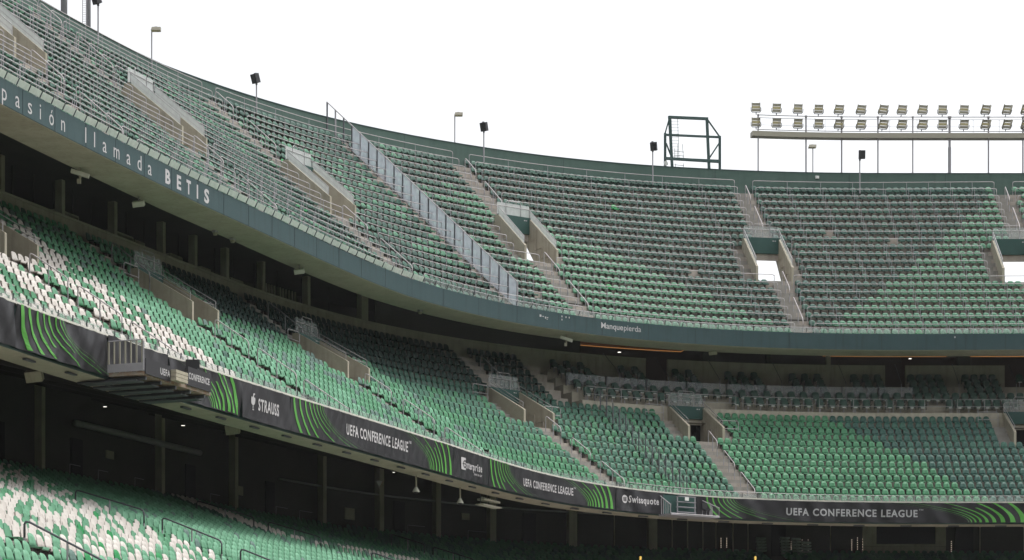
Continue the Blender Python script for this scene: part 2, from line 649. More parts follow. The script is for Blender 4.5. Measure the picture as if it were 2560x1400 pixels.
def glass_guard(rowf, off, a, r1, hw, label, group, glass, h=.95, rise=.85):
    """tube frame with glass above the entrance lintel"""
    o = off(a) if off else 0
    T, N, Z = frame(a)
    d1, z1 = rowf(r1)
    loc = P(a, d1 + o, z1)
    t = thing('glass_guard', tuple(loc), label=label, cat='glass guard', group=group)
    L = tuple(loc)
    A = P(a, d1 + o + .02, z1 + rise) - T * hw
    B = P(a, d1 + o + .02, z1 + rise) + T * hw
    up_ = Vector((0, 0, h))
    lo_ = Vector((0, 0, h * .62))
    mb = MB()
    C0 = A + T * (hw * .55)
    C1 = B - T * (hw * .55)
    mb.tube([C0, C0 + up_ * .9, C0 + up_ + T * .08, C1 + up_ - T * .08, C1 + up_ * .9, C1], .024)
    mb.build('hoop', M['galv'], t, origin=L)
    mb = MB()
    mb.tube([A - Z * .1, A + lo_ * .88, A + lo_ + T * .09, B + lo_ - T * .09, B + lo_ * .88, B - Z * .1], .022)
    mb.build('long_rail', M['galv'], t, origin=L)
    mb = MB()
    mb.box((A + B) / 2 + up_ * .42 + N * .03, (hw - .03, .008, h * .42), T, N, Z)
    mb.build('glass', glass, t, origin=L)
    return t


def side_guard(rowf, off, a, r0, r1, hw, label, group, glass, rise=.85):
    o = off(a) if off else 0
    d0, z0 = rowf(r0)
    d1, z1 = rowf(r1)
    T, N, Z = frame(a)
    A = P(a, d0 + o + .1, z0 + 1.04) + T * hw
    B = P(a, d1 + o - .1, z1 + rise - .04) + T * hw
    t = thing('sloping_guard', tuple(A), label=label, cat='glass guard', group=group)
    L = tuple(A)
    mb = MB()
    u = Vector((0, 0, .50 if glass else .36))
    mb.tube([A - Z * .3, A + u, B + u, B], .021)
    mb.build('frame', M['galv'], t, origin=L)
    mb = MB()
    mb.tube([A + u * .45, B + u * .45], .014)
    mb.build('middle_rail', M['galv'], t, origin=L)
    if glass is None:
        return
    mb = MB()
    n2 = Vector(T) * .006
    vs = [A + u * .05 - n2, B + u * .05 - n2, B + u * .95 - n2, A + u * .95 - n2]
    vs += [v + n2 * 2 for v in vs]
    mb.add(vs, [(0, 1, 2, 3), (7, 6, 5, 4), (0, 4, 5, 1), (1, 5, 6, 2), (2, 6, 7, 3), (3, 7, 4, 0)])
    mb.build('glass', glass, t, origin=L)


vis_u = [a for a in UA if a > 30]
for i, a in enumerate(vis_u):
    a_ = UC[a]
    vomitory(urow, off1, a_, 7, 11, 1.15, up, UO, 1.08, 3.0, False, .85)
    nm = ['leftmost', 'second from the left', 'third from the left', 'fourth from the left', 'fifth from the left', 'rightmost'][i]
    gm = M['glass_white'] if a < 80 else M['glass_clear']
    glass_guard(urow, off1, a_, 11, 1.28, 'dusty glass guard in a tube frame above the %s upper tier entrance' % nm, 'glass guards above the upper entrances', gm)
    side_guard(urow, off1, a_, 7, 11, -1.24, 'sloping glass guard on the left wall of the %s upper tier entrance' % nm, 'sloping guards beside the upper entrances', gm)
    side_guard(urow, off1, a_, 7, 11, 1.24, 'sloping glass guard on the right wall of the %s upper tier entrance' % nm, 'sloping guards beside the upper entrances', gm)
    for (ra, rb, w) in ((18.4, 16.7, 'topmost'), (15.4, 12.7, 'second highest'), (6.6, 4.4, 'second lowest'), (3.3, .5, 'lowest')):
        handrail('aisle_handrail', urow, off1, a, ra, rb, 'sloping grey handrail, %s in the %s upper tier stair aisle' % (w, nm.replace(' from the left', ' from left')), 'handrails in the upper stair aisles')

# ---- middle tier
MCR = {29.3: (30.8, 11), 44.4: (45.9, 11), 59.8: (60.6, 10), 74.3: (74.1, 9), 83.6: (83.6, 9), 102.6: (102.6, 9)}   # entrance centre, lowest row
MV = [(c - 1.08 / sc(c, 9), c + 1.08 / sc(c, 9), r_, r_ + 4) for c, r_ in MCR.values()]
mid = thing('middle_tier', P(60, 0, 14), label='middle seating tier above the black banners, under the green fascia', cat='stand')
MO = tuple(mid.location)
SV = 78.4                                                             # where the armchair rows begin
terrace([mrow(r) for r in range(NM)], 6, 116, MV, None, .4).build('terrace', M['concrete'], mid, origin=MO)
terrace([mrow(r) for r in range(NM, 19)], 6, SV, [(a_, b_, r0_ - 13, r1_ - 13) for a_, b_, r0_, r1_ in MV if r1_ > 13], None, .9).build('rear_terrace', M['concrete'], mid, origin=MO)
VT = [(10.75, 22.42), (11.95, 23.08), (12.95, 23.68), (13.9, 24.25), (14.85, 24.8)]
vip = terrace(VT, SV, 116, (), None, 1.2)
vip.sweep([(10.74, 21.3), (10.74, 22.42)], SV, 116, closed=False)
vip.sweep([(10.7, 21.36), (10.1, 21.37)], SV, 116, closed=False)
prof = [(10.74, 21.3)] + [p for k in range(5) for p in ((VT[k][0], VT[k][1]), (VT[k + 1][0] if k < 4 else 16.0, VT[k][1]))] + [(16.0, 21.3)]
vip.add([P(SV + .001, d, z) for d, z in prof], [tuple(range(len(prof)))])
vip.build('box_terrace', M['vipwall'], mid, origin=MO)
mb = MB()
mb.sweep([(10.72, 21.9), (16.0, 21.9)], SV - 2.2, SV + .6, closed=False)
mb.build('box_landing', M['stair'], mid, origin=MO)
mb = MB()
mb.sweep([(0, 14.03), (0, 15.30), (.2, 15.30), (.2, 14.03)], 6, 116)
mb.strip([(.0, -.4), (.0, -.035), (.2, -.035), (.2, -.4)], 6, 116, zt)
mb.build('front_wall', M['lintel'], mid, origin=MO)
mb = MB()
mb.strip([(-.17, -.03), (-.17, .05), (.3, .05), (.3, -.03)], 6, 116, zt)
mb.build('front_ledge', M['ledge'], mid, origin=MO)
mb = MB()
mb.sweep([(-.02, 13.98), (-.02, 14.05), (.1, 14.028), (1.25, 14.028), (1.25, 14.5), (1.3, 14.5), (1.3, 13.98)], 6, 116)
mb.build('soffit', M['soffit'], mid, origin=MO)
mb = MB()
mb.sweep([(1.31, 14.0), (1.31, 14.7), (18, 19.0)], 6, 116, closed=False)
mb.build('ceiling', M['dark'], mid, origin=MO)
mb = MB()
mb.sweep([(-.06, 14.0), (-.02, 14.0), (-.02, 14.06), (-.06, 14.06)], 6, 116)
mb.build('edge_trim', M['green_steel'], mid, origin=MO)
for k in range(32):
    q = 14.8 + k * 2.9
    T, N, Z = frame(q)
    mb = MB()
    mb.box(P(q, .30, 13.92), (.34, .07, .03), T, N, Z)
    mb.build('bracket', M['dpost'], mid, origin=MO)
# back wall of the boxes: parapet with doorways, dark rooms behind
mb = MB()
mb.sweep([(15.9, 23.0), (15.9, 26.3), (16.1, 26.3), (16.1, 23.0)], 6, 83.2)
doors = [(83.2, 84.2), (94.75, 95.85), (102.6, 104.1)]
segs = [(84.2, 94.75), (95.85, 102.6), (104.1, 116)]
for a, b in segs:
    mb.sweep([(15.9, 23.0), (15.9, 26.45), (16.1, 26.45), (16.1, 23.0)], a, b)
mb.build('back_wall', M['wallc'], mid, origin=MO)
mb = MB()
mb.sweep([(15.85, 26.305), (15.85, 26.42), (16.2, 26.42), (16.2, 26.305)], 6, 83.2)
mb.build('wall_coping', M['soffit'], mid, origin=MO)
mb = MB()
mb.sweep([(20.5, 22.0), (20.5, 28.4)], 6, 116, closed=False)
mb.sweep([(16.1, 24.9), (20.5, 24.9)], 6, 116, closed=False)
mb.build('room_wall', M['interior'], mid, origin=MO)
for s_ in (34.6, 39.5, 44.4, 49.2, 54.0, 57.1, 60.1, 63.2, 66.5, 69.9, 91.9):
    T, N, Z = frame(s_)
    mb = MB()
    mb.box(P(s_, 16.45, 26.7), (.14 if s_ != 69.9 else .3, .2, 1.58), T, N, Z)
    mb.build('column', M['wallc'], mid, origin=MO)
for s_ in (72.5, 77.0, 80.1, 86.2, 89.0, 99.9):
    T, N, Z = frame(s_)
    mb = MB()
    mb.box(P(s_, 16.6, 26.7), (.45 if s_ in (86.2, 99.9) else .12, .25, 1.58), T, N, Z)
    mb.build('dark_pillar', M['dark'], mid, origin=MO)
# darker panelling round the corner
mb = MB()
mb.sweep([(16.3, 26.2), (16.3, 28.3), (16.4, 28.3), (16.4, 26.2)], 70.5, 80.4)
mb.build('wall_panel', M['dark'], mid, origin=MO)
# room fittings: pale counters seen in the left boxes
for s_, w, h in ((45.2, .9, .42), (50.3, 1.0, .45), (52.0, .45, .38), (55.6, .6, .42), (58.4, .5, .35), (61.3, .6, .35)):
    T, N, Z = frame(s_)
    mb = MB()
    c = P(s_, 16.8, 26.42)
    for dx, dz, hx, hz in ((0, h, w, .04), (-w, h / 2, .04, h / 2), (w, h / 2, .04, h / 2), (0, .04, w, .03)):
        mb.box(c + T * dx + Z * dz, (hx, .3, hz), T, N, Z)
    mb.build('counter_frame', M['wallc'], mid, origin=MO)
for s_ in np.arange(36, 70, 1.7):
    T, N, Z = frame(s_)
    mb = MB()
    mb.box(P(s_, 16.9, 27.3), (.02, .03, .95), T, N, Z)
    mb.build('glazing_bar', M['dark'], mid, origin=MO)
for s_ in (42.2, 46.8, 51.6, 59, 67.5, 87.6, 90.2, 94, 97, 101.5):
    T, N, Z = frame(s_)
    mb = MB()
    mb.box(P(s_, 20.3, 26.6), (.7, .05, 1.3), T, N, Z)
    mb.build('room_panel', M['wallc'] if s_ < 80 else M['interior'], mid, origin=MO)
# vertical slats at the stair between boxes
mb = MB()
for k in range(11):
    s_ = 64.6 + k * .2
    T, N, Z = frame(s_)
    mb.box(P(s_, 17.4, 26.9), (.04, .05, .6), T, N, Z)
mb.build('slat_screen', M['wallc'], mid, origin=MO)
# cove ceilings with warm light strips
for a, b in ((80.6, 85.6), (92.1, 99.3), (100.2, 107.5)):
    mb = MB()
    mb.sweep([(17.6, 27.72), (17.6, 27.86), (19.6, 27.95), (19.6, 27.80), (19.5, 27.80), (19.5, 27.9), (17.7, 27.84), (17.7, 27.72)], a, b)
    mb.build('cove_ceiling', M['coveceil'], mid, origin=MO)
    mb = MB()
    mb.sweep([(17.50, 27.74), (17.50, 27.77), (17.59, 27.77), (17.59, 27.74)], a, b)
    mb.sweep([(19.3, 27.66), (19.3, 27.69), (19.45, 27.69), (19.45, 27.66)], a, b)
    for e in (a, b):
        T, N, Z = frame(e)
        mb.box(P(e, 18.45, 27.69), (.03, .85, .015), T, N, Z)
    mb.build('cove_light', M['cove'], mid, origin=MO)
for s_, z_ in ((82.7, 27.2), (96.6, 27.35)):
    T, N, Z = frame(s_)
    mb = MB()
    mb.box(P(s_, 18.4, z_), (.09, .09, .012), T, N, Z)
    mb.build('ceiling_spotlight', M['downlight'], mid, origin=MO)
for i, a in enumerate(MA):
    if a < 20:
        continue
    nm = ['leftmost', 'second from the left', 'third from the left', 'fourth from the left', 'fifth from the left', 'rightmost'][i - 1]
    c_, v0 = MCR[a]
    flight(mrow, a, 0, v0, None, .62, mid, MO)
    for sh in (-1.68, 1.68):
        flight(mrow, c_ + sh / sc(a, 9), v0, v0 + 3, None, .42, mid, MO, 'side_stair')
    if a < SV and v0 < 11:
        flight(mrow, a, v0 + 4, 18, None, .6, mid, MO, 'rear_stair')
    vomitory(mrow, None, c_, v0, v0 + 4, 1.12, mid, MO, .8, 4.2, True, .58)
    gm = M['glass_clear']
    glass_guard(mrow, None, c_, v0 + 4, 1.22, 'upright glass panel in a tube frame above the %s middle tier entrance' % nm, 'glass guards above the middle entrances', gm, h=1.0, rise=.58)
    side_guard(mrow, None, c_, v0, v0 + 4, -1.2, 'sloping tube guard on the left wall of the %s middle tier entrance' % nm, 'sloping guards beside the middle entrances', None, .58)
    side_guard(mrow, None, c_, v0, v0 + 4, 1.2, 'sloping tube guard on the right wall of the %s middle tier entrance' % nm, 'sloping guards beside the middle entrances', None, .58)
    nmm = nm.replace(' from the left', ' from left')
    for (ra, rb, w) in ((8.6, 6.9, 'highest'), (5.7, 3.7, 'middle'), (2.6, .1, 'lowest')):
        handrail('aisle_handrail', mrow, None, a, ra + (v0 - 9) * .3, rb, 'sloping handrail with bent ends, %s in the %s middle tier stair aisle' % (w, nmm), 'handrails in the middle stair aisles', r=.03)
    if a < SV:
        handrail('aisle_handrail', mrow, None, a, 16.6, 13.9, 'thin handrail behind the %s middle tier entrance, under the overhang' % nm, 'handrails in the middle stair aisles', m='post', shift=.2)
    # landing barriers: two rounded tube frames at each side of the entrance
    for sh, rr, w in ((-2.35, v0 + 3, 'left'), (2.1, v0 + 1, 'right')):
        q = c_ + sh / sc(a, 9)
        d, z = mrow(int(rr))
        T, N, Z = frame(q)
        c = P(q, d + .3, z)
        t = thing('tube_barrier', tuple(c), label='rounded tube barrier to the %s of the %s middle tier entrance' % (w, nm), cat='barrier', group='tube barriers by the middle entrances')
        mb = MB()
        A, B = c - T * .65, c + T * .65
        mb.tube([A, A + Z * .95, A + Z * 1.05 + T * .1, B + Z * 1.05 - T * .1, B + Z * .95, B], .026)
        mb.build('hoop', M['galv'], t, origin=tuple(c))
        mb = MB()
        mb.tube([A + Z * .55, B + Z * .55], .022)
        mb.build('crossbar', M['galv'], t, origin=tuple(c))

# ---- lower tier
low = thing('lower_tier', P(30, -4, 6), label='lowest seating tier, half lost in shadow beneath the banners', cat='stand')
LO = tuple(low.location)
terrace([lrow(r) for r in range(NL)], -12, 116, (), None, 1.4).build('terrace', M['concrete'], low, origin=LO)
for a in LA:
    flight(lrow, a, 0, NL - 1, None, .6, low, LO)
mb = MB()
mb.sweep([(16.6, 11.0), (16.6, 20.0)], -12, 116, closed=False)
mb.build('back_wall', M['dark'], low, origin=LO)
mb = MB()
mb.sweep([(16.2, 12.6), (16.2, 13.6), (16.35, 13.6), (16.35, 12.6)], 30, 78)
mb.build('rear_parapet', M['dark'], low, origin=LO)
for i, (s_, w) in enumerate(((42.0, .15), (53.1, .17), (60.2, .17), (67.1, .17), (70.5, .2), (73.5, .2), (76.2, .24), (79.9, .3), (83.5, .3))):
    T, N, Z = frame(s_)
    mb = MB()
    mb.box(P(s_, 15.95, 15.4), (w, .2, 2.6), T, N, Z)
    mb.build('column', M['soffit'], low, origin=LO)
for s_ in (81.9, 84.5, 85.2, 85.9, 86.5, 87.3, 88.0, 92.0, 96.9, 101, 104):
    T, N, Z = frame(s_)
    mb = MB()
    mb.box(P(s_, 16.3, 15.3), (.03, .04, 2.0), T, N, Z)
    mb.build('glazing_bar', M['wallc'], low, origin=LO)
a_, b_ = 93.8, 98.4
mb = MB()
for q0, q1, z0, z1 in ((93.6, 94.3, 14.15, 15.9), (97.9, 98.6, 14.15, 15.9), (94.3, 97.9, 14.15, 14.28), (93.6, 98.6, 13.2, 14.12)):
    mb.sweep([(15.9, z0), (15.9, z1), (16.1, z1), (16.1, z0)], q0, q1, step=2)
mb.build('kiosk_front', M['wallc'], low, origin=LO)
mb = MB()
mb.sweep([(16.05, 14.28), (16.05, 15.9)], 94.3, 97.9, closed=False)
mb.build('kiosk_window', M['darker'], low, origin=LO)
for s_ in (44, 46.5, 50, 57.5, 63.4, 65.2, 71.8, 74.9):
    mb = MB()
    mb.tube([P(s_, 15.6, 12.8), P(s_, 15.6, 14.2)], .02)
    mb.tube([P(s_, 15.6, 14.2), P(s_ + .9, 15.6, 14.2)], .015)
    mb.build('rear_rail', M['post'], low, origin=LO)
for s_ in (20, 25, 30.5, 36, 42.0, 47.5, 53.1, 60.2, 67.1, 73.5, 79.9, 87, 94, 101):
    T, N, Z = frame(s_)
    mb = MB()
    A, B = P(s_, 1.5, 14.42), P(s_, 16.5, 18.1)
    mb.box((A + B) / 2, (.16, (B - A).length / 2, .22), T, (B - A).normalized(), (B - A).normalized().cross(T) * -1)
    mb.build('ceiling_beam', M['dark'], low, origin=LO)
for s_, w in ((39.5, .5), (46, .5), (57, .5), (64, .45), (71.9, .5), (78.2, .5), (89.5, .5), (100, .6)):
    T, N, Z = frame(s_)
    mb = MB()
    mb.box(P(s_, 16.55, 14.6), (w, .04, 1.15), T, N, Z)
    mb.build('door', M['darker'], low, origin=LO)
mb = MB()
mb.tube([P(q_, 15.3, 16.2 + .02 * q_ * 0) for q_ in np.linspace(44, 56, 13)], .16, 10)
mb.build('pipe', M['post'], low, origin=LO, smooth=True)
mb = MB()
mb.tube([P(q_, 15.9, 15.9) for q_ in np.linspace(64, 90, 27)], .06, 8)
mb.build('pipe', M['post'], low, origin=LO, smooth=True)
for s_, w, z_, h_ in ((49, .35, 15.3, .2), (61.5, .3, 14.9, .25), (69.2, .45, 14.6, .35), (75.2, .3, 15.2, .2)):
    T, N, Z = frame(s_)
    mb = MB()
    mb.box(P(s_, 16.5, z_), (w, .04, h_), T, N, Z)
    mb.build('wall_panel', M['wallc'], low, origin=LO)
LW = ['leftmost', 'second', 'third', 'fourth', 'fifth']
for a, segs_, w in ((4.3, ((4.6, 1.2), (1.0, -.3)), 0), (25.4, ((27, 23.2), (17.0, 13.2), (12.2, 9.0), (8.0, 5.0)), 1), (47.0, ((26, 22), (21, 17.4), (14.0, 11.6), (10, 7)), 2), (68.0, ((28, 25), (24.2, 20.6), (19, 16)), 3)):
    for k, (ra, rb) in enumerate(segs_):
        if px(P(a, lrow(int(max(ra, 0)))[0], lrow(int(max(ra, 0)))[1] + .9))[1] > 1430:
            continue
        handrail('aisle_handrail', lrow, None, a, ra, rb, 'dark round handrail, %s one down the %s aisle of the lowest tier' % (ORD[k], LW[w]), 'dark handrails in the lowest tier', r=.035, m='dpost', posts=3)

# ------------------------------------------------------------------ railings of the upper tier (one thing per row and block)
rail_n = 0
post_me = None
mbp = MB()
mbp.tube([(0, 0, 0), (0, 0, .93)], .019, 6)
post_me = bpy.data.meshes.new('post')
post_me.from_pydata(mbp.v, [], mbp.f)
post_me.materials.append(M['post'])
blocks = [(12.0, 22.0)] + [(UA[i], UA[i + 1]) for i in range(len(UA) - 1)] + [(UA[-1], 112.0)]
BLN = ['', 'leftmost', 'second', 'third', 'fourth', 'fifth', 'sixth', 'rightmost']
for bi, (a, b) in enumerate(blocks):
    for r in range(NU):
        d, z = urow(r)
        cut = 2.12 if 7 <= r <= 11 else .66
        ca, cb = (UC[a] if a in UC and 7 <= r <= 11 else a), (UC[b] if b in UC and 7 <= r <= 11 else b)
        s0, s1 = ca + cut / sc(a, off1(a) + d), cb - cut / sc(b, off1(b) + d)
        vis = [q for q in np.arange(s0, s1 + .01, .5) if -40 < px(P(q, off1(q) + d, z + .9))[0] < 2620 and px(P(q, off1(q) + d, z + .9))[1] > -30]
        if len(vis) < 3:
            continue
        s0, s1 = max(s0, vis[0] - .5), min(s1, vis[-1] + .5)
        n = max(2, int((s1 - s0) / 1.0))
        pts = []
        for k in range(n + 1):
            q = s0 + (s1 - s0) * k / n
            pts.append(P(q, off1(q) + d + .05, z + .95))
        T0 = (pts[1] - pts[0]).normalized()
        T1 = (pts[-1] - pts[-2]).normalized()
        Z = Vector((0, 0, 1))
        full = [pts[0] - Z * .5, pts[0] - Z * .12, pts[0] - Z * .035 + T0 * .035, pts[0] + T0 * .13] + pts[1:-1] + [pts[-1] - T1 * .13, pts[-1] - Z * .035 - T1 * .035, pts[-1] - Z * .12, pts[-1] - Z * .5]
        org = pts[0] - Z * .95
        if bi == 0:
            lab = 'tube railing, %s row up, left of the first upper tier aisle' % ordw(r)
        elif bi == 7:
            lab = 'tube railing, %s row up, at the right edge of the upper tier' % ordw(r)
        else:
            lab = 'tube railing, %s row up, between the %s and %s upper tier aisles' % (ordw(r), ORD[bi - 1], ORD[bi])
        t = thing('row_railing', tuple(org), label=lab, cat='railing', group='railings along the upper tier rows')
        mb = MB()
        mb.tube(full, .0235, 6)
        mb.build('handrail', M['rail'], t, origin=tuple(org), smooth=True)
        m_ = max(2, int(round((s1 - s0) / 1.52)))
        for k in range(m_ + 1):
            q = s0 + (s1 - s0) * k / m_
            p = P(q, off1(q) + d + .05, z)
            o = bpy.data.objects.new('post', post_me)
            COL.objects.link(o)
            o.parent = t
            o.location = p - org
        rail_n += 1

# ------------------------------------------------------------------ front balustrades (bay by bay)
def balustrade(s0, s1, off, zb, hg, glass, label, group, step=.93, rail=True, tilt=.06, postm='dpost', railz=.5):
    zf = zb if callable(zb) else (lambda q_: zb)
    org = P(s0, off(s0) if off else 0, zf(s0))
    t = thing('front_balustrade', tuple(org), label=label, cat='balustrade', group=group)
    n = int(round((s1 - s0) / step))
    for k in range(n):
        a = s0 + (s1 - s0) * (k + .04) / n
        b = s0 + (s1 - s0) * (k + .96) / n
        oa, ob = (off(a), off(b)) if off else (0, 0)
        mb = MB()
        vs = [P(a, oa - .02, zf(a) + .03), P(b, ob - .02, zf(b) + .03), P(b, ob - .02 - tilt, zf(b) + hg), P(a, oa - .02 - tilt, zf(a) + hg)]
        vs += [P(a, oa - .005, zf(a) + .03), P(b, ob - .005, zf(b) + .03), P(b, ob - .005 - tilt, zf(b) + hg), P(a, oa - .005 - tilt, zf(a) + hg)]
        mb.add(vs, [(0, 1, 2, 3), (7, 6, 5, 4), (0, 4, 5, 1), (1, 5, 6, 2), (2, 6, 7, 3), (3, 7, 4, 0)])
        mb.build('glass_panel', glass, t, origin=tuple(org))
        q = s0 + (s1 - s0) * k / n
        o = off(q) if off else 0
        T, N, Z = frame(q)
        mb = MB()
        mb.box(P(q, o - .03 - tilt / 2, zf(q) + hg * .55), (.012, .022, hg * .55), T, N, (Z - N * (tilt / hg)).normalized())
        mb.build('clamp', M[postm], t, origin=tuple(org))
    if rail:
        pts = []
        for k in range(n + 1):
            q = s0 + (s1 - s0) * k / n
            pts.append(P(q, (off(q) if off else 0) + .12, zf(q) + railz))
        mb = MB()
        mb.tube(pts, .02)
        for p in pts[::2]:
            mb.tube([p - Vector((0, 0, railz)), p], .014, 5)
        mb.build('top_rail', M['galv'], t, origin=tuple(org))


ub = [23.5, 37, 52.2, 66.3, 77.6, 89.0, 104.0, 107.5]
for i in range(len(ub) - 1):
    nm = 'at the left edge of the photo' if i == 0 else ('at the right edge of the photo' if i == len(ub) - 2 else 'between the %s and %s stair aisles' % (ORD[i], ORD[i + 1]))
    if i == 0:
        nm = 'left of the first stair foot'
    balustrade(ub[i], ub[i + 1], off1, 26.985, .27, M['glass_green'] if ub[i] < 60 else M['glass_clear'], 'low glass balustrade on the green fascia %s' % (nm if i in (0, len(ub) - 2) else 'between the %s and %s upper stair aisles' % (ORD[i - 1], ORD[i])), 'glass balustrades on the upper fascia', tilt=.14, railz=.36)
mbk = [14.0, 29.3, 44.4, 59.8, 74.3, 83.6, 100.6, 104.5]
for i in range(len(mbk) - 1):
    nm = 'left of the first middle stair aisle' if i == 0 else ('beside the right edge of the photo' if i == len(mbk) - 2 else 'between the %s and %s middle stair aisles' % (ORD[i - 1], ORD[i]))
    balustrade(mbk[i], mbk[i + 1], None, lambda q_: zt(q_) + .06, .25, M['glass_clear'], 'low glass balustrade above the black banners %s' % nm, 'glass balustrades above the banners', step=1.0, rail=i > 3, tilt=.03, railz=.36)

# ------------------------------------------------------------------ big glass fence across the upper tier
gs = 73.2
fo = thing('glass_fence', tuple(P(gs, off1(gs), 27)), label='tall glass segregation fence running down the upper tier from rim to fascia', cat='fence')
FO = tuple(fo.location)


def fpt(r, h, ds=0.0):
    i = min(int(math.floor(r)), NU - 1)
    d, z = urow(i)
    f = r - i
    q = 73.3 - .035 * r + ds
    return P(q, d + .8 * f + off1(q), z + .685 * f + h)


for k in range(23):
    r = .15 + k * .93
    T, N, Z = frame(gs)
    lo_, hi_ = fpt(r, -.1), fpt(r, 1.72)
    mb = MB()
    mb.box((lo_ + hi_) / 2, (.035, .045, (hi_ - lo_).length / 2), T, N, Z)
    mb.build('post', M['dpost'] if k % 3 else M['post'], fo, origin=FO)
    if k < 22:
        A, B = fpt(r + .06, .12), fpt(r + .87, .12)
        C_, D_ = fpt(r + .87, 1.66), fpt(r + .06, 1.66)
        n2 = Vector(T) * .008
        mb = MB()
        vs = [A - n2, B - n2, C_ - n2, D_ - n2, A + n2, B + n2, C_ + n2, D_ + n2]
        mb.add(vs, [(0, 1, 2, 3), (7, 6, 5, 4), (0, 4, 5, 1), (1, 5, 6, 2), (2, 6, 7, 3), (3, 7, 4, 0)])
        if k < 19:
            mb.build('glass_pane', M['glass_blue'], fo, origin=FO)
mb = MB()
mb.tube([fpt(.1, 1.72), fpt(20.65, 1.72)], .036, 6)
mb.build('top_rail', M['galv'], fo, origin=FO)
mb = MB()
mb.tube([fpt(.1, .1), fpt(19.8, .1)], .02, 6)
mb.tube([fpt(.1, .45, -.2), fpt(18.6, .45, -.2)], .015, 6)
mb.build('lower_rail', M['post'], fo, origin=FO)


# thin glass fence down the middle tier
mf = thing('glass_fence', tuple(P(79, .3, 15)), label='thin clear glass fence with dark posts running down the middle tier', cat='fence')
MFO = tuple(mf.location)


def mpt(r, h):
    i = min(int(math.floor(r)), 16)
    d, z = mrow(i)
    f = r - i
    return P(MF0 + MF1 * r, d + .8 * f, z + .53 * f + h)


MF0, MF1 = 79.0, .01
for k in range(15):
    r = .1 + k * .95
    T, N, Z = frame(79)
    lo_, hi_ = mpt(r, -.05), mpt(r, 1.45)
    mb = MB()
    mb.box((lo_ + hi_) / 2, (.028, .03, .75), T, N, Z)
    mb.build('post', M['dpost'], mf, origin=MFO)
    if k < 14:
        A, B, C_, D_ = mpt(r + .06, .1), mpt(r + .89, .1), mpt(r + .89, 1.4), mpt(r + .06, 1.4)
        n2 = Vector(T) * .006
        mb = MB()
        mb.add([A - n2, B - n2, C_ - n2, D_ - n2, A + n2, B + n2, C_ + n2, D_ + n2], [(0, 1, 2, 3), (7, 6, 5, 4), (0, 4, 5, 1), (1, 5, 6, 2), (2, 6, 7, 3), (3, 7, 4, 0)])
        mb.build('glass_pane', M['glass_thin'], mf, origin=MFO)

# ------------------------------------------------------------------ lettering
def text_mesh(txt, height, width=None, bold=0.0, center=False, res=3, space=1.0):
    """flat list of verts (u, v) and faces for a text of cap height `height`"""
    cu = bpy.data.curves.new('t', 'FONT')
    cu.body = txt
    cu.size = 1.0
    cu.resolution_u = res
    cu.space_character = space
    cu.offset = bold
    cu.fill_mode = 'FRONT'
    ob = bpy.data.objects.new('t', cu)
    COL.objects.link(ob)
    dg = bpy.context.evaluated_depsgraph_get()
    me = ob.evaluated_get(dg).to_mesh()
    vs = [(v.co.x, v.co.y) for v in me.vertices]
    fs = [tuple(p.vertices) for p in me.polygons]
    ob.evaluated_get(dg).to_mesh_clear()
    bpy.data.objects.remove(ob)
    bpy.data.curves.remove(cu)
    x0 = min(v[0] for v in vs)
    x1 = max(v[0] for v in vs)
    k = height / .73
    w = width if width else (x1 - x0) * k
    kx = w / (x1 - x0)
    vs = [((x - x0) * kx - (w / 2 if center else 0), y * k) for x, y in vs]
    return vs, fs, w


def lettering(txt, s0, s1, z, height, surf, parent, PO, m='letter', bold=0.0, name='lettering', width=None):
    """s0..s1: extent along the bowl; surf(s, z) -> point"""
    vs, fs, w = text_mesh(txt, height, width or (s1 - s0), bold)
    mb = MB()
    # letter faces and a thin edge behind them
    front = [surf(s0 + u, z + v, .012) for u, v in vs]
    mb.add(front, fs)
    return mb.build(name, M[m], parent, origin=PO)


def fsurf(s, z, e):
    return P(s, off1(s) - e, z)


def fs_at(x, z=26.4):
    qs = np.linspace(15, 110, 4000)
    return float(qs[int(np.argmin([abs(px(P(q_, off1(q_), z))[0] - x) for q_ in qs]))])


for ch, x, w, bd in (('p', 10, .36, 0), ('a', 43, .33, 0), ('s', 74, .31, 0), ('i', 100, .085, 0), ('ó', 128, .36, 0), ('n', 157, .31, 0),
                     ('l', 214, .085, 0), ('l', 236, .085, 0), ('a', 261, .33, 0), ('m', 291, .50, 0), ('a', 321, .33, 0), ('d', 348, .35, 0), ('a', 374, .33, 0),
                     ('B', 419, .46, .035), ('E', 447, .40, .035), ('T', 471, .42, .035), ('I', 493, .13, .035), ('S', 516, .46, .035)):
    s_ = fs_at(x)
    o = lettering(ch, s_ - w / 2, s_ + w / 2, 26.16 if bd else 26.14, .64 if bd else .70, fsurf, up, UO, bold=bd, name='fascia_letter')
lettering('Manque', fs_at(1503), fs_at(1558), 26.42, .37, fsurf, up, UO, bold=.012, name='fascia_lettering')
lettering('pierda', fs_at(1560), fs_at(1602), 26.42, .37, fsurf, up, UO, name='fascia_lettering')
for x, y, w, h in ((1351, 789, .07, .07), (1358, 791, .06, .025), (1364, 794, .04, .06), (1369, 794, .05, .025), (1368, 798, .04, .02), (1405, 791, .035, .05), (1405, 799, .035, .05), (1415, 793, .035, .05), (1423, 794, .035, .05), (2387, 843, .04, .05)):
    s_ = fs_at(x)
    T, N, Z = frame(s_)
    p = P(s_, off1(s_) - .012, 0)
    p.z = (HOR - y) * p.y / FPX + ZC
    mb = MB()
    mb.box(p, (w, .008, h), T, N, Z)
    mb.build('sticker', M['letter'], up, origin=UO)

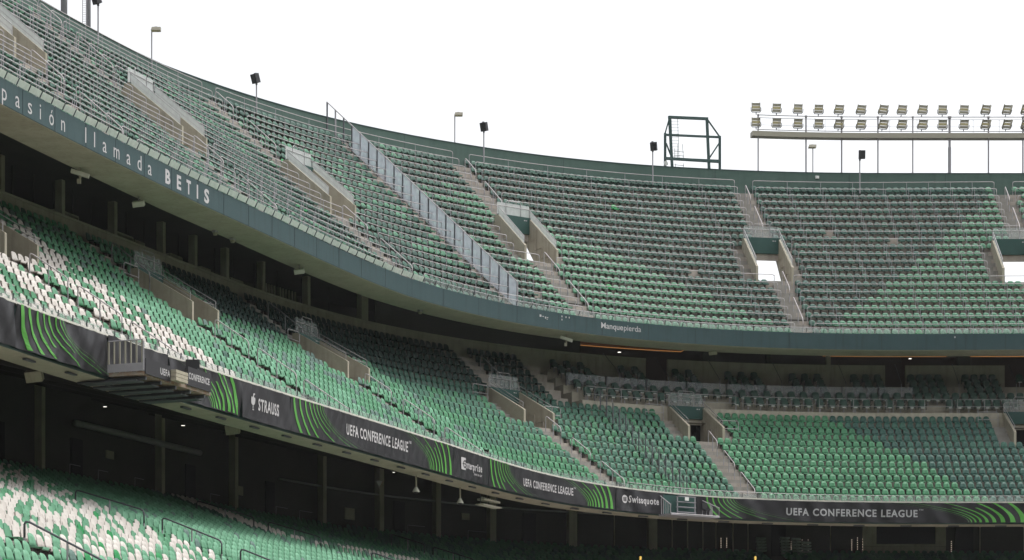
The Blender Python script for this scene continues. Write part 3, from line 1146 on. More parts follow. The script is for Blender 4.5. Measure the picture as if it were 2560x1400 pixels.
# ------------------------------------------------------------------ banners on the front of the middle tier
def bsurf(seed, amp=1.0):
    def f(s, z, e=0.0):
        u = s
        a = (.050 * math.sin(u * 1.9 + seed) * math.sin((z - 14) * 2.2 + u * .9 + seed) + .026 * math.sin(u * 4.3 + z * 3.1 + seed * 2) + .010 * math.sin(u * 9.0 - z * 5.0)) * amp
        return P(s, -.22 - a - e, z)
    return f


def banner(s0, s1, seed, label, name='banner', amp=1.0, z0=14.06, dz=0.0, group='black banners hanging on the middle tier front'):
    f = bsurf(seed, amp)
    org = P(s0, -.1, z0)
    t = thing(name, tuple(org), label=label, cat='banner', group=group)
    n = max(2, int((s1 - s0) / .10))
    mrows = 9
    mb = MB()
    vs, fs = [], []
    for i in range(n + 1):
        s = s0 + (s1 - s0) * i / n
        top = zt(s) + dz - .035
        sag = .03 * abs(math.sin(s * 3.3 + seed))
        for k in range(mrows + 1):
            z = z0 + (top - sag - z0) * k / mrows
            vs.append(f(s, z))
    for i in range(n):
        for k in range(mrows):
            fs.append((i * (mrows + 1) + k, (i + 1) * (mrows + 1) + k, (i + 1) * (mrows + 1) + k + 1, i * (mrows + 1) + k + 1))
    mb.add(vs, fs)
    L = len(vs)
    bk = [f(s0 + (s1 - s0) * (i // (mrows + 1)) / n, Vector(v).z - ZC, -.012) for i, v in enumerate(vs)]
    mb.add(bk, [tuple(reversed(x)) for x in fs])
    mb.build('cloth', M['cloth'], t, origin=tuple(org), smooth=True)
    return t, f, tuple(org)


def stripes(t, f, org, s0, L, side, n=8, z0=14.08, top=None, wmax=.22, spread=1.0, curve='a'):
    """curved lime stripes; side=+1 starts thick at s0 and thins to the right, -1 mirrored"""
    for k in range(n):
        w = wmax * (1 - k / n) ** 1.2 + .022
        a = s0 + side * (.12 + L * (.105 * k - .0052 * k * k))
        reach = (.10 * L + .035 * L * k + .004 * L * k * k) * spread
        dim = k >= n - 1
        st, en = 0.0, 1.0
        if side > 0 and k in (3, 5):
            en = .72
        if side < 0 and k in (3, 5):
            st = .25
        pts = []
        m_ = 14
        for j in range(m_ + 1):
            v = st + (en - st) * j / m_
            zt_ = (top if top else zt(a)) - .04
            z = zt_ + (z0 + .02 - zt_) * v
            if side > 0:
                x = a + reach * v ** 2.1
            else:
                x = a - reach * (1 - v) ** 2.1
            pts.append((x, z, w * (.62 + .38 * (v if side > 0 else v))))
        mb = MB()
        vs = []
        for x, z, ww in pts:
            vs.append(f(x - ww / 2, z, .02))
            vs.append(f(x + ww / 2, z, .02))
        mb.add(vs, [(2 * j, 2 * j + 1, 2 * j + 3, 2 * j + 2) for j in range(len(pts) - 1)])
        mb.build('lime_stripe', M['lime_dim'] if dim else M['lime'], t, origin=org)


def btext(t, f, org, txt, s0, s1, z, h, bold=.02, m='letter', name='lettering'):
    vs, fs, w = text_mesh(txt, h, s1 - s0, bold, res=3, space=1.17)
    mb = MB()
    mb.add([f(s0 + u, z + v, .024) for u, v in vs], fs)
    return mb.build(name, M[m], t, origin=org)


def disc(f, sc, zc, ru, rv, n=20, a0=0, a1=2 * math.pi, rin=0.0, e=.022):
    mb = MB()
    vs = []
    for k in range(n + 1):
        a = a0 + (a1 - a0) * k / n
        vs.append(f(sc + ru * math.cos(a), zc + rv * math.sin(a), e))
        vs.append(f(sc + ru * rin * math.cos(a), zc + rv * rin * math.sin(a), e))
    mb.add(vs, [(2 * k, 2 * k + 2, 2 * k + 3, 2 * k + 1) for k in range(n)])
    return mb


t, f, o = banner(12.0, 15.85, 1.0, 'plain black banner cut by the left edge of the photo')
t, f, o = banner(15.9, 22.3, 2.0, 'black banner with sweeping lime stripes, leftmost of the striped banners', amp=1.3)
stripes(t, f, o, 16.1, 6.0, 1, n=9, wmax=.26, spread=1.1)
t, f, o = banner(22.35, 26.9, 3.0, 'plain black drape behind the slatted platform railing', dz=.06)
t, f, o = banner(27.0, 32.95, 4.0, 'black banner with lime stripes right of the camera platform', amp=1.3)
stripes(t, f, o, 32.75, 4.4, -1, n=9, wmax=.22)
t, f, o = banner(33.05, 37.4, 5.0, 'black banner with a bird emblem and the word STRAUSS', amp=.5)
btext(t, f, o, 'STRAUSS', 34.45, 36.35, 14.55, .50, bold=.026)
bm = disc(f, 33.98, 14.86, .16, .17)
em = bm
for (u, v, ru, rv) in ((34.02, 15.14, .055, .05), (34.0, 15.02, .04, .10), (33.98, 14.62, .022, .13), (34.0, 14.50, .07, .022), (33.86, 14.95, .05, .10), (34.10, 14.93, .05, .10), (34.09, 15.17, .05, .034)):
    b2 = disc(f, u, v, ru, rv, n=12, e=.026)
    em.add(b2.v, b2.f)
em.build('bird_emblem', M['letter'], t, origin=o)
t, f, o = banner(37.45, 54.75, 6.0, 'long black banner reading UEFA CONFERENCE LEAGUE between the STRAUSS and enterprise banners', amp=.5)
stripes(t, f, o, 37.6, 5.4, 1, n=9, wmax=.20, spread=1.2)
stripes(t, f, o, 54.5, 5.2, -1, n=9, wmax=.22)
btext(t, f, o, 'UEFA CONFERENCE LEAGUE', 42.75, 49.3, 14.62, .50, bold=.024)
btext(t, f, o, '™', 49.35, 49.6, 14.95, .22, bold=0)
t, f, o = banner(54.8, 59.2, 7.0, 'black banner with a square e emblem and the word enterprise', amp=.6)
btext(t, f, o, 'nterprise', 56.3, 58.25, 14.66, .40, bold=.02)
btext(t, f, o, 'rent-a-car', 57.35, 58.25, 14.42, .15, bold=.01)
sq = disc(f, 55.98, 14.86, .36, .44, n=4, a0=math.pi / 4, a1=2 * math.pi + math.pi / 4)
sq.build('square_emblem', M['letter'], t, origin=o)
e2 = disc(f, 56.12, 14.85, .20, .20, n=16, a0=.5, a1=6.0, rin=.68, e=.034)
b2 = MB()
b2.quad(f(55.86, 14.83, .034), f(56.3, 14.83, .034), f(56.3, 14.88, .034), f(55.86, 14.88, .034))
e2.add(b2.v, b2.f)
e2.build('letter_e', M['cloth'], t, origin=o)
t, f, o = banner(59.25, 72.95, 8.0, 'black banner reading UEFA CONFERENCE LEAGUE between the enterprise and Swissquote banners', amp=.5)
stripes(t, f, o, 59.3, 4.6, 1, n=9, wmax=.18, spread=1.2)
stripes(t, f, o, 72.75, 4.3, -1, n=9, wmax=.22)
btext(t, f, o, 'UEFA CONFERENCE LEAGUE', 63.5, 69.0, 14.55, .42, bold=.024)
btext(t, f, o, '™', 69.05, 69.25, 14.85, .18, bold=0)
t, f, o = banner(73.0, 76.8, 9.0, 'black banner with a round emblem and the word Swissquote')
btext(t, f, o, 'Swissquote', 74.1, 76.45, 14.60, .40, bold=.026)
em = disc(f, 73.78, 14.76, .235, .24)
em.build('round_emblem', M['letter'], t, origin=o)
em = MB()
for z_ in (14.84, 14.76, 14.68):
    em.quad(f(73.63, z_ - .018, .034), f(73.93, z_ - .018, .034), f(73.93, z_ + .018, .034), f(73.63, z_ + .018, .034))
for s_ in (73.72, 73.84):
    em.quad(f(s_ - .016, 14.62, .034), f(s_ + .016, 14.62, .034), f(s_ + .016, 14.84, .034), f(s_ - .016, 14.84, .034))
em.build('emblem_bars', M['cloth'], t, origin=o)
t, f, o = banner(79.3, 104.5, 10.0, 'widest black banner reading UEFA CONFERENCE LEAGUE at the right of the photo', amp=.8)
stripes(t, f, o, 79.9, 4.2, 1, n=8, wmax=.15, spread=2.1)
stripes(t, f, o, 100.3, 6.6, -1, n=9, wmax=.34, spread=1.3)
btext(t, f, o, 'UEFA CONFERENCE LEAGUE', 85.4, 93.7, 14.42, .44, bold=.026, m='letter_grey')
btext(t, f, o, '™', 93.78, 94.05, 14.74, .16, bold=0, m='letter_grey')

# ------------------------------------------------------------------ camera platform on the left
pl = thing('camera_platform', tuple(P(22.3, -1, 13.5)), label='steel camera platform jutting out over the lowest tier at the left, with slatted railing', cat='platform')
PO_ = tuple(pl.location)
T, N, Z = frame(24)
mb = MB()
mb.sweep([(-1.75, 14.04), (-1.75, 14.18), (-.3, 14.18), (-.3, 14.04)], 22.3, 27.6, step=.8)
mb.build('deck', M['rust'], pl, origin=PO_)
for k in range(5):
    q = 22.6 + k * 1.15
    T, N, Z = frame(q)
    mb = MB()
    mb.box(P(q, -.25, 13.96), (.05, 1.45, .06), T, N, Z)
    mb.box(P(q, -.25, 13.87), (.3, 1.2, .02), T, N, Z)
    mb.build('joist', M['dpost'], pl, origin=PO_)
for k in range(7):
    mb = MB()
    mb.box(P(22.3, -1.70 + k * .235, 14.76), (.02, .026, .58), *frame(22.3))
    mb.build('slat', M['lampbody'], pl, origin=PO_)
mb = MB()
mb.tube([P(22.3, -1.74, 15.35), P(22.3, -.28, 15.35)], .025)
mb.build('slat_rail', M['post'], pl, origin=PO_)
mb = MB()
mb.box(P(22.28, -1.0, 14.34), (.015, .74, .15), *frame(22.3))
mb.build('kick_plate', M['post'], pl, origin=PO_)
mb = MB()
mb.tube([P(22.3, -1.75, 15.3), P(22.3, -1.75, 14.2)], .03)
mb.build('corner_post', M['post'], pl, origin=PO_)
mb = MB()
mb.tube([P(27.5, -.3, 14.9), P(27.5, -1.75, 14.9), P(27.5, -1.75, 14.1)], .02)
mb.build('outer_rail', M['post'], pl, origin=PO_)


def board(s0, s1, d, z0, z1, txt, ts0, ts1, tz, th, label):
    org = P(s0, d, z0)
    t = thing('sign_board', tuple(org), label=label, cat='sign', group='black boards on the camera platform')
    mb = MB()
    mb.sweep([(d - .03, z0), (d - .03, z1), (d, z1), (d, z0)], s0, s1, step=.5)
    mb.build('board', M['cloth'], t, origin=tuple(org))
    vs, fs, w = text_mesh(txt, th, ts1 - ts0, .022, space=1.15)
    mb = MB()
    mb.add([P(ts0 + u, d - .038, tz + v) for u, v in vs], fs)
    mb.build('lettering', M['letter'], t, origin=tuple(org))
    return t


board(22.35, 24.25, -1.80, 14.08, 14.66, 'UEFA', 23.45, 24.2, 14.24, .25, 'black board with the white word UEFA on the camera platform')
board(25.62, 27.5, -1.80, 14.16, 14.88, 'CONFERENCE', 25.68, 27.35, 14.42, .25, 'black board with the white word CONFERENCE on the platform end')
T, N, Z = frame(25.0)
c = P(24.72, -1.95, 14.33)
t = thing('crate', tuple(c), label='pale slatted crate between the two lettered boards on the platform', cat='crate')
for z_ in (-.14, .0, .14):
    mb = MB()
    mb.box(c + Z * z_, (.46, .12, .062), T, N, Z)
    mb.build('board', M['wood'], t, origin=tuple(c))
org = P(26.7, -1.45, 14.9)
t = thing('folding_seat', tuple(org), label='black folding chair standing on the platform above the CONFERENCE board', cat='chair')
T, N, Z = Vector((1, 0, 0)), Vector((0, 1, 0)), Vector((0, 0, 1))
mb = MB()
mb.box(org + Z * .24, (.27, .03, .20), T, N, Z)
mb.build('backrest', M['black'], t, origin=tuple(org))
mb = MB()
mb.box(org + Z * .02 - N * .2, (.25, .20, .03), T, N, Z)
mb.build('seat', M['black'], t, origin=tuple(org))
for sx in (-.22, .22):
    mb = MB()
    mb.tube([org + T * sx + Z * .4, org + T * sx, org + T * sx - N * .1 - Z * .7], .016)
    mb.build('leg', M['galv'], t, origin=tuple(org))

# ------------------------------------------------------------------ camera platform on the right
pr = thing('camera_platform', tuple(P(77, -1, 13.9)), label='small steel camera platform with a shelf frame beside the Swissquote banner', cat='platform')
PO_ = tuple(pr.location)
mb = MB()
mb.sweep([(-1.2, 13.95), (-1.2, 14.05), (0.0, 14.05), (0.0, 13.95)], 76.6, 80.3, step=.6)
mb.build('deck', M['post'], pr, origin=PO_)
mb = MB()
mb.sweep([(-.15, 14.1), (-.15, 15.25)], 76.85, 79.2, step=.6, closed=False)
mb.build('backing_panel', M['lintel'], pr, origin=PO_)
T, N, Z = frame(76.7)
for k in range(6):
    d = -.1 - k * .2
    h = 1.15 - k * .13
    mb = MB()
    mb.tube([P(76.6, d, 14.05), P(76.6, d, 14.05 + h)], .02)
    mb.build('slat', M['galv'], pr, origin=PO_)
mb = MB()
mb.tube([P(76.6, 0, 15.25), P(76.6, -1.15, 14.55), P(76.6, -1.15, 14.05)], .03)
mb.tube([P(79.6, 0, 15.15), P(80.3, -1.15, 14.55), P(80.3, -1.15, 14.05), P(76.6, -1.15, 14.05)], .03)
mb.tube([P(80.3, -1.15, 14.1), P(80.3, 0, 14.1)], .025)
for k in range(5):
    mb.tube([P(79.9 + .08 * k, -1.0 + .2 * k, 14.05), P(79.9 + .08 * k, -1.0 + .2 * k, 14.62 + .09 * k)], .016)
mb.build('side_rails', M['galv'], pr, origin=PO_)
mb = MB()
T, N, Z = frame(78.2)
for q in (77.7, 79.0):
    mb.box(P(q, -.45, 14.62), (.03, .03, .56), T, N, Z)
for z_ in (14.25, 14.55, 14.85, 15.17):
    mb.box(P(78.35, -.45, z_), (.65, .12, .02), T, N, Z)
mb.build('shelf_frame', M['post'], pr, origin=PO_)
mb = MB()
mb.box(P(78.3, -.6, 15.03), (.14, .01, .10), T, N, Z)
mb.build('notice_sheet', M['white'], pr, origin=PO_)
mb = MB()
org = P(79.6, -.6, 14.05)
t = thing('folding_seat', tuple(org), label='black folding chair on the small platform beside the wide banner', cat='chair')
mb.box(org + Z * .62, (.18, .03, .2), T, N, Z)
mb.build('backrest', M['black'], t, origin=tuple(org))
mb = MB()
mb.box(org + Z * .4 - N * .15, (.2, .18, .03), T, N, Z)
mb.build('seat', M['black'], t, origin=tuple(org))
for sx in (-.15, .15):
    mb = MB()
    mb.tube([org + T * sx + Z * .42, org + T * sx], .014)
    mb.build('leg', M['post'], t, origin=tuple(org))

# ------------------------------------------------------------------ seats
def seat_proto(nu, nv, back_h=.40, w0=.215, w1=.165, bracket=True, rnd=.10):
    """closed shell seat; faces -Y (the pitch); origin on the tread"""
    mb = MB()

    def shell(fn, nu, nv, th):
        A, B = [], []
        for j in range(nv):
            for i in range(nu):
                p, n = fn(-1 + 2 * i / (nu - 1), j / (nv - 1))
                A.append(p)
                B.append((p[0] - n[0] * th, p[1] - n[1] * th, p[2] - n[2] * th))
        k = nu * nv
        fs = []
        for j in range(nv - 1):
            for i in range(nu - 1):
                a = j * nu + i
                fs.append((a, a + 1, a + nu + 1, a + nu))
                fs.append((k + a + nu, k + a + nu + 1, k + a + 1, k + a))
        ring = [i for i in range(nu)] + [j * nu + nu - 1 for j in range(1, nv)] + [(nv - 1) * nu + i for i in range(nu - 2, -1, -1)] + [j * nu for j in range(nv - 2, 0, -1)]
        for i in range(len(ring)):
            a, b = ring[i], ring[(i + 1) % len(ring)]
            fs.append((a, k + a, k + b, b))
        mb.add(A + B, fs)

    def back(u, v):
        hw = w0 + (w1 - w0) * v
        vv = v
        z = .44 + back_h * vv
        if nv > 2 and v > .99:
            z = .44 + back_h * (1 - rnd * abs(u) ** 3)
            hw *= .88
        y = .17 + .10 * vv + .035 * (1 - u * u)
        return (u * hw, y, z), (0, -1, .2)

    def pan(u, v):
        j = int(round(v * 3))
        y, z, w = ((-.215, .315, .19), (-.24, .405, .205), (-.02, .385, .21), (.17, .42, .20))[j]
        return (u * w, y, z + .02 * u * u * (j == 2)), (0, -.3 if j == 0 else 0, 1 if j else .4)
    shell(back, nu, nv, .022)
    shell(pan, nu, 4, .03)
    if bracket:
        mb.cur = 1
        mb.box((0, .06, .21), (.03, .12, .20))
        mb.cur = 0
    return mb


PROTO = seat_proto(5, 4, back_h=.40, w0=.225, w1=.168, rnd=.12)
PROTO_U = seat_proto(5, 4, back_h=.34, w0=.228, w1=.190, rnd=.16)
FINE = seat_proto(9, 7, back_h=.40, w0=.215, w1=.160, rnd=.24)
brk_mat = mat('seat_bracket', (.10, .09, .085), .7)


def in_view(p, ml=-90, mr=2650, mt=-60, mbm=1470):
    x, y = px(p)
    return ml < x < mr and mt < y < mbm


seats = []     # (s, d, z, colour index, tier, row, dist)


def noise2(a, b):
    return math.sin(a * .37 + b * 1.3) * .5 + math.sin(a * .91 - b * .7 + 2) * .3 + math.sin(a * .17 + b * .33 + 5) * .6


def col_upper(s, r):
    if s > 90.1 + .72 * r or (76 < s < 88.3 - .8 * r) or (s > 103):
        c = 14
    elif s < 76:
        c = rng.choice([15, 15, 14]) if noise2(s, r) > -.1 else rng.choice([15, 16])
        if s < 62:  # darker colour mix imitates the shaded fronts of backlit seats
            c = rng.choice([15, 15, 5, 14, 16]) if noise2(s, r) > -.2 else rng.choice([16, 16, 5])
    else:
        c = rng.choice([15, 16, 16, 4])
    if rng.random() < .004:
        c = 7
    return c


state = {}


def run(key, opts, lo=2, hi=4):
    st = state.get(key)
    if not st or st[1] <= 0:
        prev = st[0] if st else None
        o = [x for x in opts if x != prev] or opts
        state[key] = [rng.choice(o), rng.randint(lo, hi)]
        st = state[key]
    st[1] -= 1
    return st[0]


def col_mid(s, r):
    if s < 37.8:
        k = run(('m', r), ['w', 'g'], 1, 4)
        if k == 'g' and rng.random() < .2:
            k = 'w'
        if r > 12 and s < 31 and rng.random() < .6:
            k = 'g'
        return rng.choice([9, 10]) if k == 'w' else rng.choice([0, 1, 12, 2])
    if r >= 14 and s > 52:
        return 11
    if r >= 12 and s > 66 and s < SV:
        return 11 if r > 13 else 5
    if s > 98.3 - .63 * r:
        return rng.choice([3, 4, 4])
    if s > 84:
        c = rng.choice([0, 12, 0])
        return 7 if rng.random() < .004 else c
    if 66 < s:
        c = rng.choice([13, 13, 13, 12]) if noise2(s * .7, r) < .45 else rng.choice([12, 2])
        return 7 if rng.random() < .003 else c
    n = noise2(s, r)
    c = rng.choice([6, 1, 1]) if n > .1 else rng.choice([1, 0, 0, 8])
    if rng.random() < .006:
        c = 5
    if 35.4 + 0 < s < 37.9 and r == 0:
        c = 9
    return c


def col_low(s, r):
    d = lrow(r)[0]
    if d < -7.6:
        x = rng.random()
        return 7 if x < .07 else (8 if x < .16 else 6)
    lim = 25.4 if d < 0 else 25.4 + .85 * d
    if s < lim:
        k = run(('l', r), ['w', 'g'], 1, 3)
        if k == 'g' and rng.random() < .12:
            k = 'w'
        x = rng.random()
        if x < .02:
            return 7
        return rng.choice([9, 10]) if k == 'w' else rng.choice([6, 1, 0])
    cen = 47.3 + max(0, d - 5) * .78
    if d > 4 and abs(s - cen) < 1.3:
        return 9
    if d > 4 and 1.3 <= cen - s < 2.6:
        return 5
    if 3.2 < d < 5.2 and 48 < s < 62:
        return 9 if rng.random() < .75 else 8
    x = rng.random()
    if s < 47:
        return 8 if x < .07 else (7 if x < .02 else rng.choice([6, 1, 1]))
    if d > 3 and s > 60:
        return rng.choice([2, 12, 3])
    return 8 if x < .2 else rng.choice([1, 0, 12])


def fill(tier, rowf, nr, aisles, s0, s1, off, hwf, colf, pitch=.5):
    for r in range(nr):
        d, z = rowf(r)
        dd = d + .50
        cuts = [s0] + [a for a in aisles if s0 < a < s1] + [s1]
        for i in range(len(cuts) - 1):
            h = hwf(r)
            a, b = cuts[i], cuts[i + 1]
            ha = hb = h
            if tier == 'U' and 7 <= r < 11:
                a, b = UC.get(a, a), UC.get(b, b)
            if tier in 'MN':
                ra_ = r + (13 if tier == 'N' else 0)
                if a in MCR and MCR[a][1] <= ra_ < MCR[a][1] + 4:
                    a, ha = MCR[a][0], 2.12
                if b in MCR and MCR[b][1] <= ra_ < MCR[b][1] + 4:
                    b, hb = MCR[b][0], 2.12
            a = a + (ha / sc(a, dd + (off(a) if off else 0)) if i > 0 else 0)
            b = b - (hb / sc(b, dd + (off(b) if off else 0)) if i < len(cuts) - 2 else 0)
            # true length of this row between the aisles
            n = 24
            pts = [P(a + (b - a) * k / n, dd + (off(a + (b - a) * k / n) if off else 0), 0) for k in range(n + 1)]
            cum = [0.0]
            for k in range(n):
                cum.append(cum[-1] + (pts[k + 1] - pts[k]).length)
            cnt = int(cum[-1] / pitch)
            if cnt < 1:
                continue
            for k in range(cnt):
                l = (k + .5) * cum[-1] / cnt
                s = a + (b - a) * float(np.interp(l, cum, np.linspace(0, 1, n + 1)))
                p = P(s, dd + (off(s) if off else 0), z)
                if not in_view(p):
                    continue
                if tier == 'U' and abs(s - (73.3 - .035 * r)) < .15:
                    continue
                c = colf(s, r)
                if rng.random() < .0015:
                    continue          # a missing shell
                seats.append((s, p, c, tier, r))


fill('U', urow, NU, UA, 12, 112, off1, lambda r: 2.05 if 7 <= r < 11 else (.68 if r != 6 and r != 11 else .9), col_upper)
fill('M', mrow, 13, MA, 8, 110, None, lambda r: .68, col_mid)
fill('M', mrow, 18, MA, 8, SV - 1.5, None, lambda r: 1.3, lambda s, r: col_mid(s, r)) if False else None


def mrow_b(r):
    return mrow(r + 13)


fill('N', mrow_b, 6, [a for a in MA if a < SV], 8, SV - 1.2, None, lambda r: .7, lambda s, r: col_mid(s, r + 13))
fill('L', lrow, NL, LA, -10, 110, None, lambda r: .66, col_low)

# the 300 largest in the picture are individual seats, the rest one mass
# two metres of tread hold a pair of seats; nearest = largest
def vis_low(p):
    x, y = px(p)
    return 4 < x < 2556 and y < 1396


cand = [i for i, q in enumerate(seats) if vis_low(q[1])]
cand.sort(key=lambda i: seats[i][1].y)
near = set(cand[:300])
rest = [q for i, q in enumerate(seats) if i not in near]
print('seats', len(seats), 'rest', len(rest))

fine_mesh = {}
for ci in range(len(SM)):
    pass


def fine_me(ci):
    if ci not in fine_mesh:
        me = bpy.data.meshes.new('stadium_seat')
        me.from_pydata(FINE.v, [], FINE.f)
        me.materials.append(SM[ci])
        me.materials.append(brk_mat)
        me.polygons.foreach_set('material_index', FINE.m)
        me.update()
        fine_mesh[ci] = me
    return fine_mesh[ci]


rowsN = {}
for i in near:
    s, p, c, tier, r = seats[i]
    rowsN.setdefault((tier, r), []).append((px(p)[0], i))
TN = {'L': 'lowest', 'M': 'middle', 'N': 'middle', 'U': 'upper'}
for (tier, r), lst in sorted(rowsN.items()):
    lst.sort()
    allr = sorted(k[1] for k in rowsN if k[0] == tier)
    ri = allr.index(r)
    for k, (_, i) in enumerate(lst):
        s, p, c, tier_, r_ = seats[i]
        o = link('stadium_seat', fine_me(c))
        o.location = p
        o.rotation_euler = (0, 0, heading(s))
        tag(o, '%s plastic seat, %s from left, %s row from bottom, %s tier' % (SNAME[c], ordw(k), ordw(ri), TN[tier]), 'seat', 'nearest plastic seats of the stadium')

# bulk mesh
VA, FA, MA_ = [], [], []
for proto, sel in ((PROTO_U, [q for q in rest if q[3] == 'U']), (PROTO, [q for q in rest if q[3] != 'U'])):
    pv = np.array(proto.v)
    pf = np.array(proto.f)
    pm = np.array(proto.m)
    n = len(sel)
    th = np.array([heading(q[0]) + (rng.random() - .5) * .05 for q in sel])
    pos = np.array([tuple(q[1]) for q in sel])
    c, s = np.cos(th)[:, None], np.sin(th)[:, None]
    X = pv[None, :, 0] * c - pv[None, :, 1] * s + pos[:, 0:1]
    Y = pv[None, :, 0] * s + pv[None, :, 1] * c + pos[:, 1:2]
    Zz = pv[None, :, 2] + pos[:, 2:3] + 0 * c
    base_i = sum(len(v) for v in VA)
    VA.append(np.stack([X, Y, Zz], -1).reshape(-1, 3))
    FA.append((pf[None] + (np.arange(n) * len(pv))[:, None, None] + base_i).reshape(-1, 4))
    ci = np.array([q[2] for q in sel])[:, None]
    MA_.append(np.where(pm[None] == 1, len(SM), ci + 0 * pm[None]).reshape(-1))
VA = np.concatenate(VA)
FA = np.concatenate(FA)
MA_ = np.concatenate(MA_)
me = bpy.data.meshes.new('stadium_seats')
me.vertices.add(len(VA))
me.vertices.foreach_set('co', VA.astype(np.float32).ravel())
me.loops.add(FA.size)
me.loops.foreach_set('vertex_index', FA.astype(np.int32).ravel())
me.polygons.add(len(FA))
me.polygons.foreach_set('loop_start', np.arange(0, FA.size, 4, dtype=np.int32))
for m_ in SM:
    me.materials.append(m_)
me.materials.append(brk_mat)
me.polygons.foreach_set('material_index', MA_.astype(np.int32))
me.update(calc_edges=True)
me.validate()
o = link('stadium_seats', me)
tag(o, 'thousands of farther green and white plastic seats filling the three tiers', 'seats', kind='stuff')

# ------------------------------------------------------------------ padded armchairs of the box rows
ap = thing('armchair', (0, 0, 0), 0, 'x', 'armchair', 'padded armchairs in the box rows')
mb = MB()
vs = []
nu, nv = 5, 5
for side in (0, 1):
    for j in range(nv):
        for i in range(nu):
            u, v = -1 + 2 * i / (nu - 1), j / (nv - 1)
            hw = .24 * (1 - .12 * (abs(v - .45) * 2) ** 3)
            vs.append((u * hw, .12 + .10 * v - .05 * (1 - u * u) * (0 if side else 1) + .07 * side, .42 + .56 * v - (.04 * u * u if j == nv - 1 else 0)))
fs = []
k = nu * nv
for j in range(nv - 1):
    for i in range(nu - 1):
        a = j * nu + i
        fs.append((a, a + 1, a + nu + 1, a + nu))
        fs.append((k + a + nu, k + a + nu + 1, k + a + 1, k + a))
ring = list(range(nu)) + [j * nu + nu - 1 for j in range(1, nv)] + [(nv - 1) * nu + i for i in range(nu - 2, -1, -1)] + [j * nu for j in range(nv - 2, 0, -1)]
for i in range(len(ring)):
    a, b = ring[i], ring[(i + 1) % len(ring)]
    fs.append((a, k + a, k + b, b))
mb.add(vs, fs)
mb.build('backrest', M['arm'], ap, smooth=False)
mb = MB()
mb.box((0, .02, .58), (.20, .06, .15))
mb.build('folded_seat', M['arm'], ap)
for sx in (-.265, .265):
    mb = MB()
    mb.box((sx, -.02, .60), (.025, .16, .02))
    mb.box((sx, .08, .45), (.02, .03, .16))
    mb.build('armrest', M['armframe'], ap)
mb = MB()
mb.box((0, .10, .22), (.03, .03, .22))
mb.box((0, .02, .03), (.10, .10, .015))
mb.build('pedestal', M['post'], ap)
mb = MB()
mb.box((0, -.07, .40), (.11, .02, .03))
mb.build('number_plate', M['white'], ap)
AP = [ap] + list(ap.children)
ap_used = [False]


def armchair(s, d, z, label):
    p = P(s, d, z)
    if not ap_used[0]:
        r = ap
        ap_used[0] = True
    else:
        r = ap.copy()
        COL.objects.link(r)
        for ch in AP[1:]:
            c = ch.copy()
            COL.objects.link(c)
            c.parent = r
    r.location = p
    r.rotation_euler = (0, 0, heading(s))
    r['label'] = label


RW = ['front', 'second', 'third', 'fourth', 'rearmost']
def s_at(x, d, z=24.0):
    qs = np.linspace(70, 112, 2000)
    return float(qs[int(np.argmin([abs(px(P(q_, d, z))[0] - x) for q_ in qs]))])


aisl = [s_at(x, 14.4) for x in (1517, 1645, 1776, 1936, 2100, 2241, 2384, 2526)]
for r in range(5):
    d, z = VT[r]
    q = 78.9
    idx = 0
    while q < 106.5:
        ok = True
        if r >= 2:
            ok = all(abs(q - a) > .72 for a in aisl)
        else:
            ok = not any(abs(q - a) < .5 for a in (85.3, 97.0)) if r == 0 else True
        p = P(q, d + .45, z)
        x = px(p)[0]
        if ok and x < 2556:
            armchair(q, d + .45, z, 'dark green padded armchair, %s from the left in the %s row of box seats' % (ordw(idx), RW[r]))
            idx += 1
        q += .615

# glass strip between the box rows
t = thing('glass_screen', tuple(P(79, 12.9, 23.8)), label='row of bluish glass panels between the front and rear box seats', cat='glass screen')
O_ = tuple(t.location)
q = 78.5
while q < 94.5:
    mb = MB()
    mb.sweep([(12.86, 23.72), (12.86, 24.45), (12.88, 24.45), (12.88, 23.72)], q + .05, q + 1.86, step=.9)
    mb.build('glass_panel', M['glass_strip'], t, origin=O_)
    T, N, Z = frame(q)
    mb = MB()
    mb.box(P(q, 12.87, 24.05), (.03, .03, .42), T, N, Z)
    mb.build('post', M['dpost'], t, origin=O_)
    q += 1.93

# white barriers in front of the box seats
k = 0
q = 78.6
while q < 104.5:
    L_ = 3.6
    org = P(q, 10.85, 22.1)
    t = thing('box_barrier', tuple(org), label='pale tube barrier, %s from the left in front of the box seats' % ordw(k), cat='barrier', group='barriers in front of the box seats')
    e = min(q + L_, 105.5)
    pts = [P(q + (e - q) * j / 4, 10.8, 23.33) for j in range(5)]
    mb = MB()
    Z = Vector((0, 0, 1))
    mb.tube([pts[0] - Z * 1.0] + pts + [pts[-1] - Z * 1.0], .026)
    mb.build('hoop', M['galv'], t, origin=tuple(org))
    mb = MB()
    mb.tube([p - Z * .48 for p in pts], .022)
    mb.build('crossbar', M['galv'], t, origin=tuple(org))
    mb = MB()
    mb.tube([pts[2] - Z * 1.0, pts[2]], .022)
    mb.build('post', M['galv'], t, origin=tuple(org))
    q += L_ + .35
    k += 1
for k, a in enumerate(aisl):
    org = P(a, 12.6, 24.0)
    t = thing('box_handrail', tuple(org), label='thin dark handrail on the %s box seat stair from the left' % ordw(k), cat='handrail', group='handrails on the box stairs')
    mb = MB()
    mb.tube([P(a, 15.0, 26.3), P(a, 14.9, 26.35), P(a, 12.7, 24.75), P(a, 12.6, 24.6)], .022)
    mb.build('rail', M['dpost'], t, origin=tuple(org))
    mb = MB()
    mb.tube([P(a, 12.6, 23.3), P(a, 12.6, 24.65)], .02)
    mb.build('post', M['post'], t, origin=tuple(org))

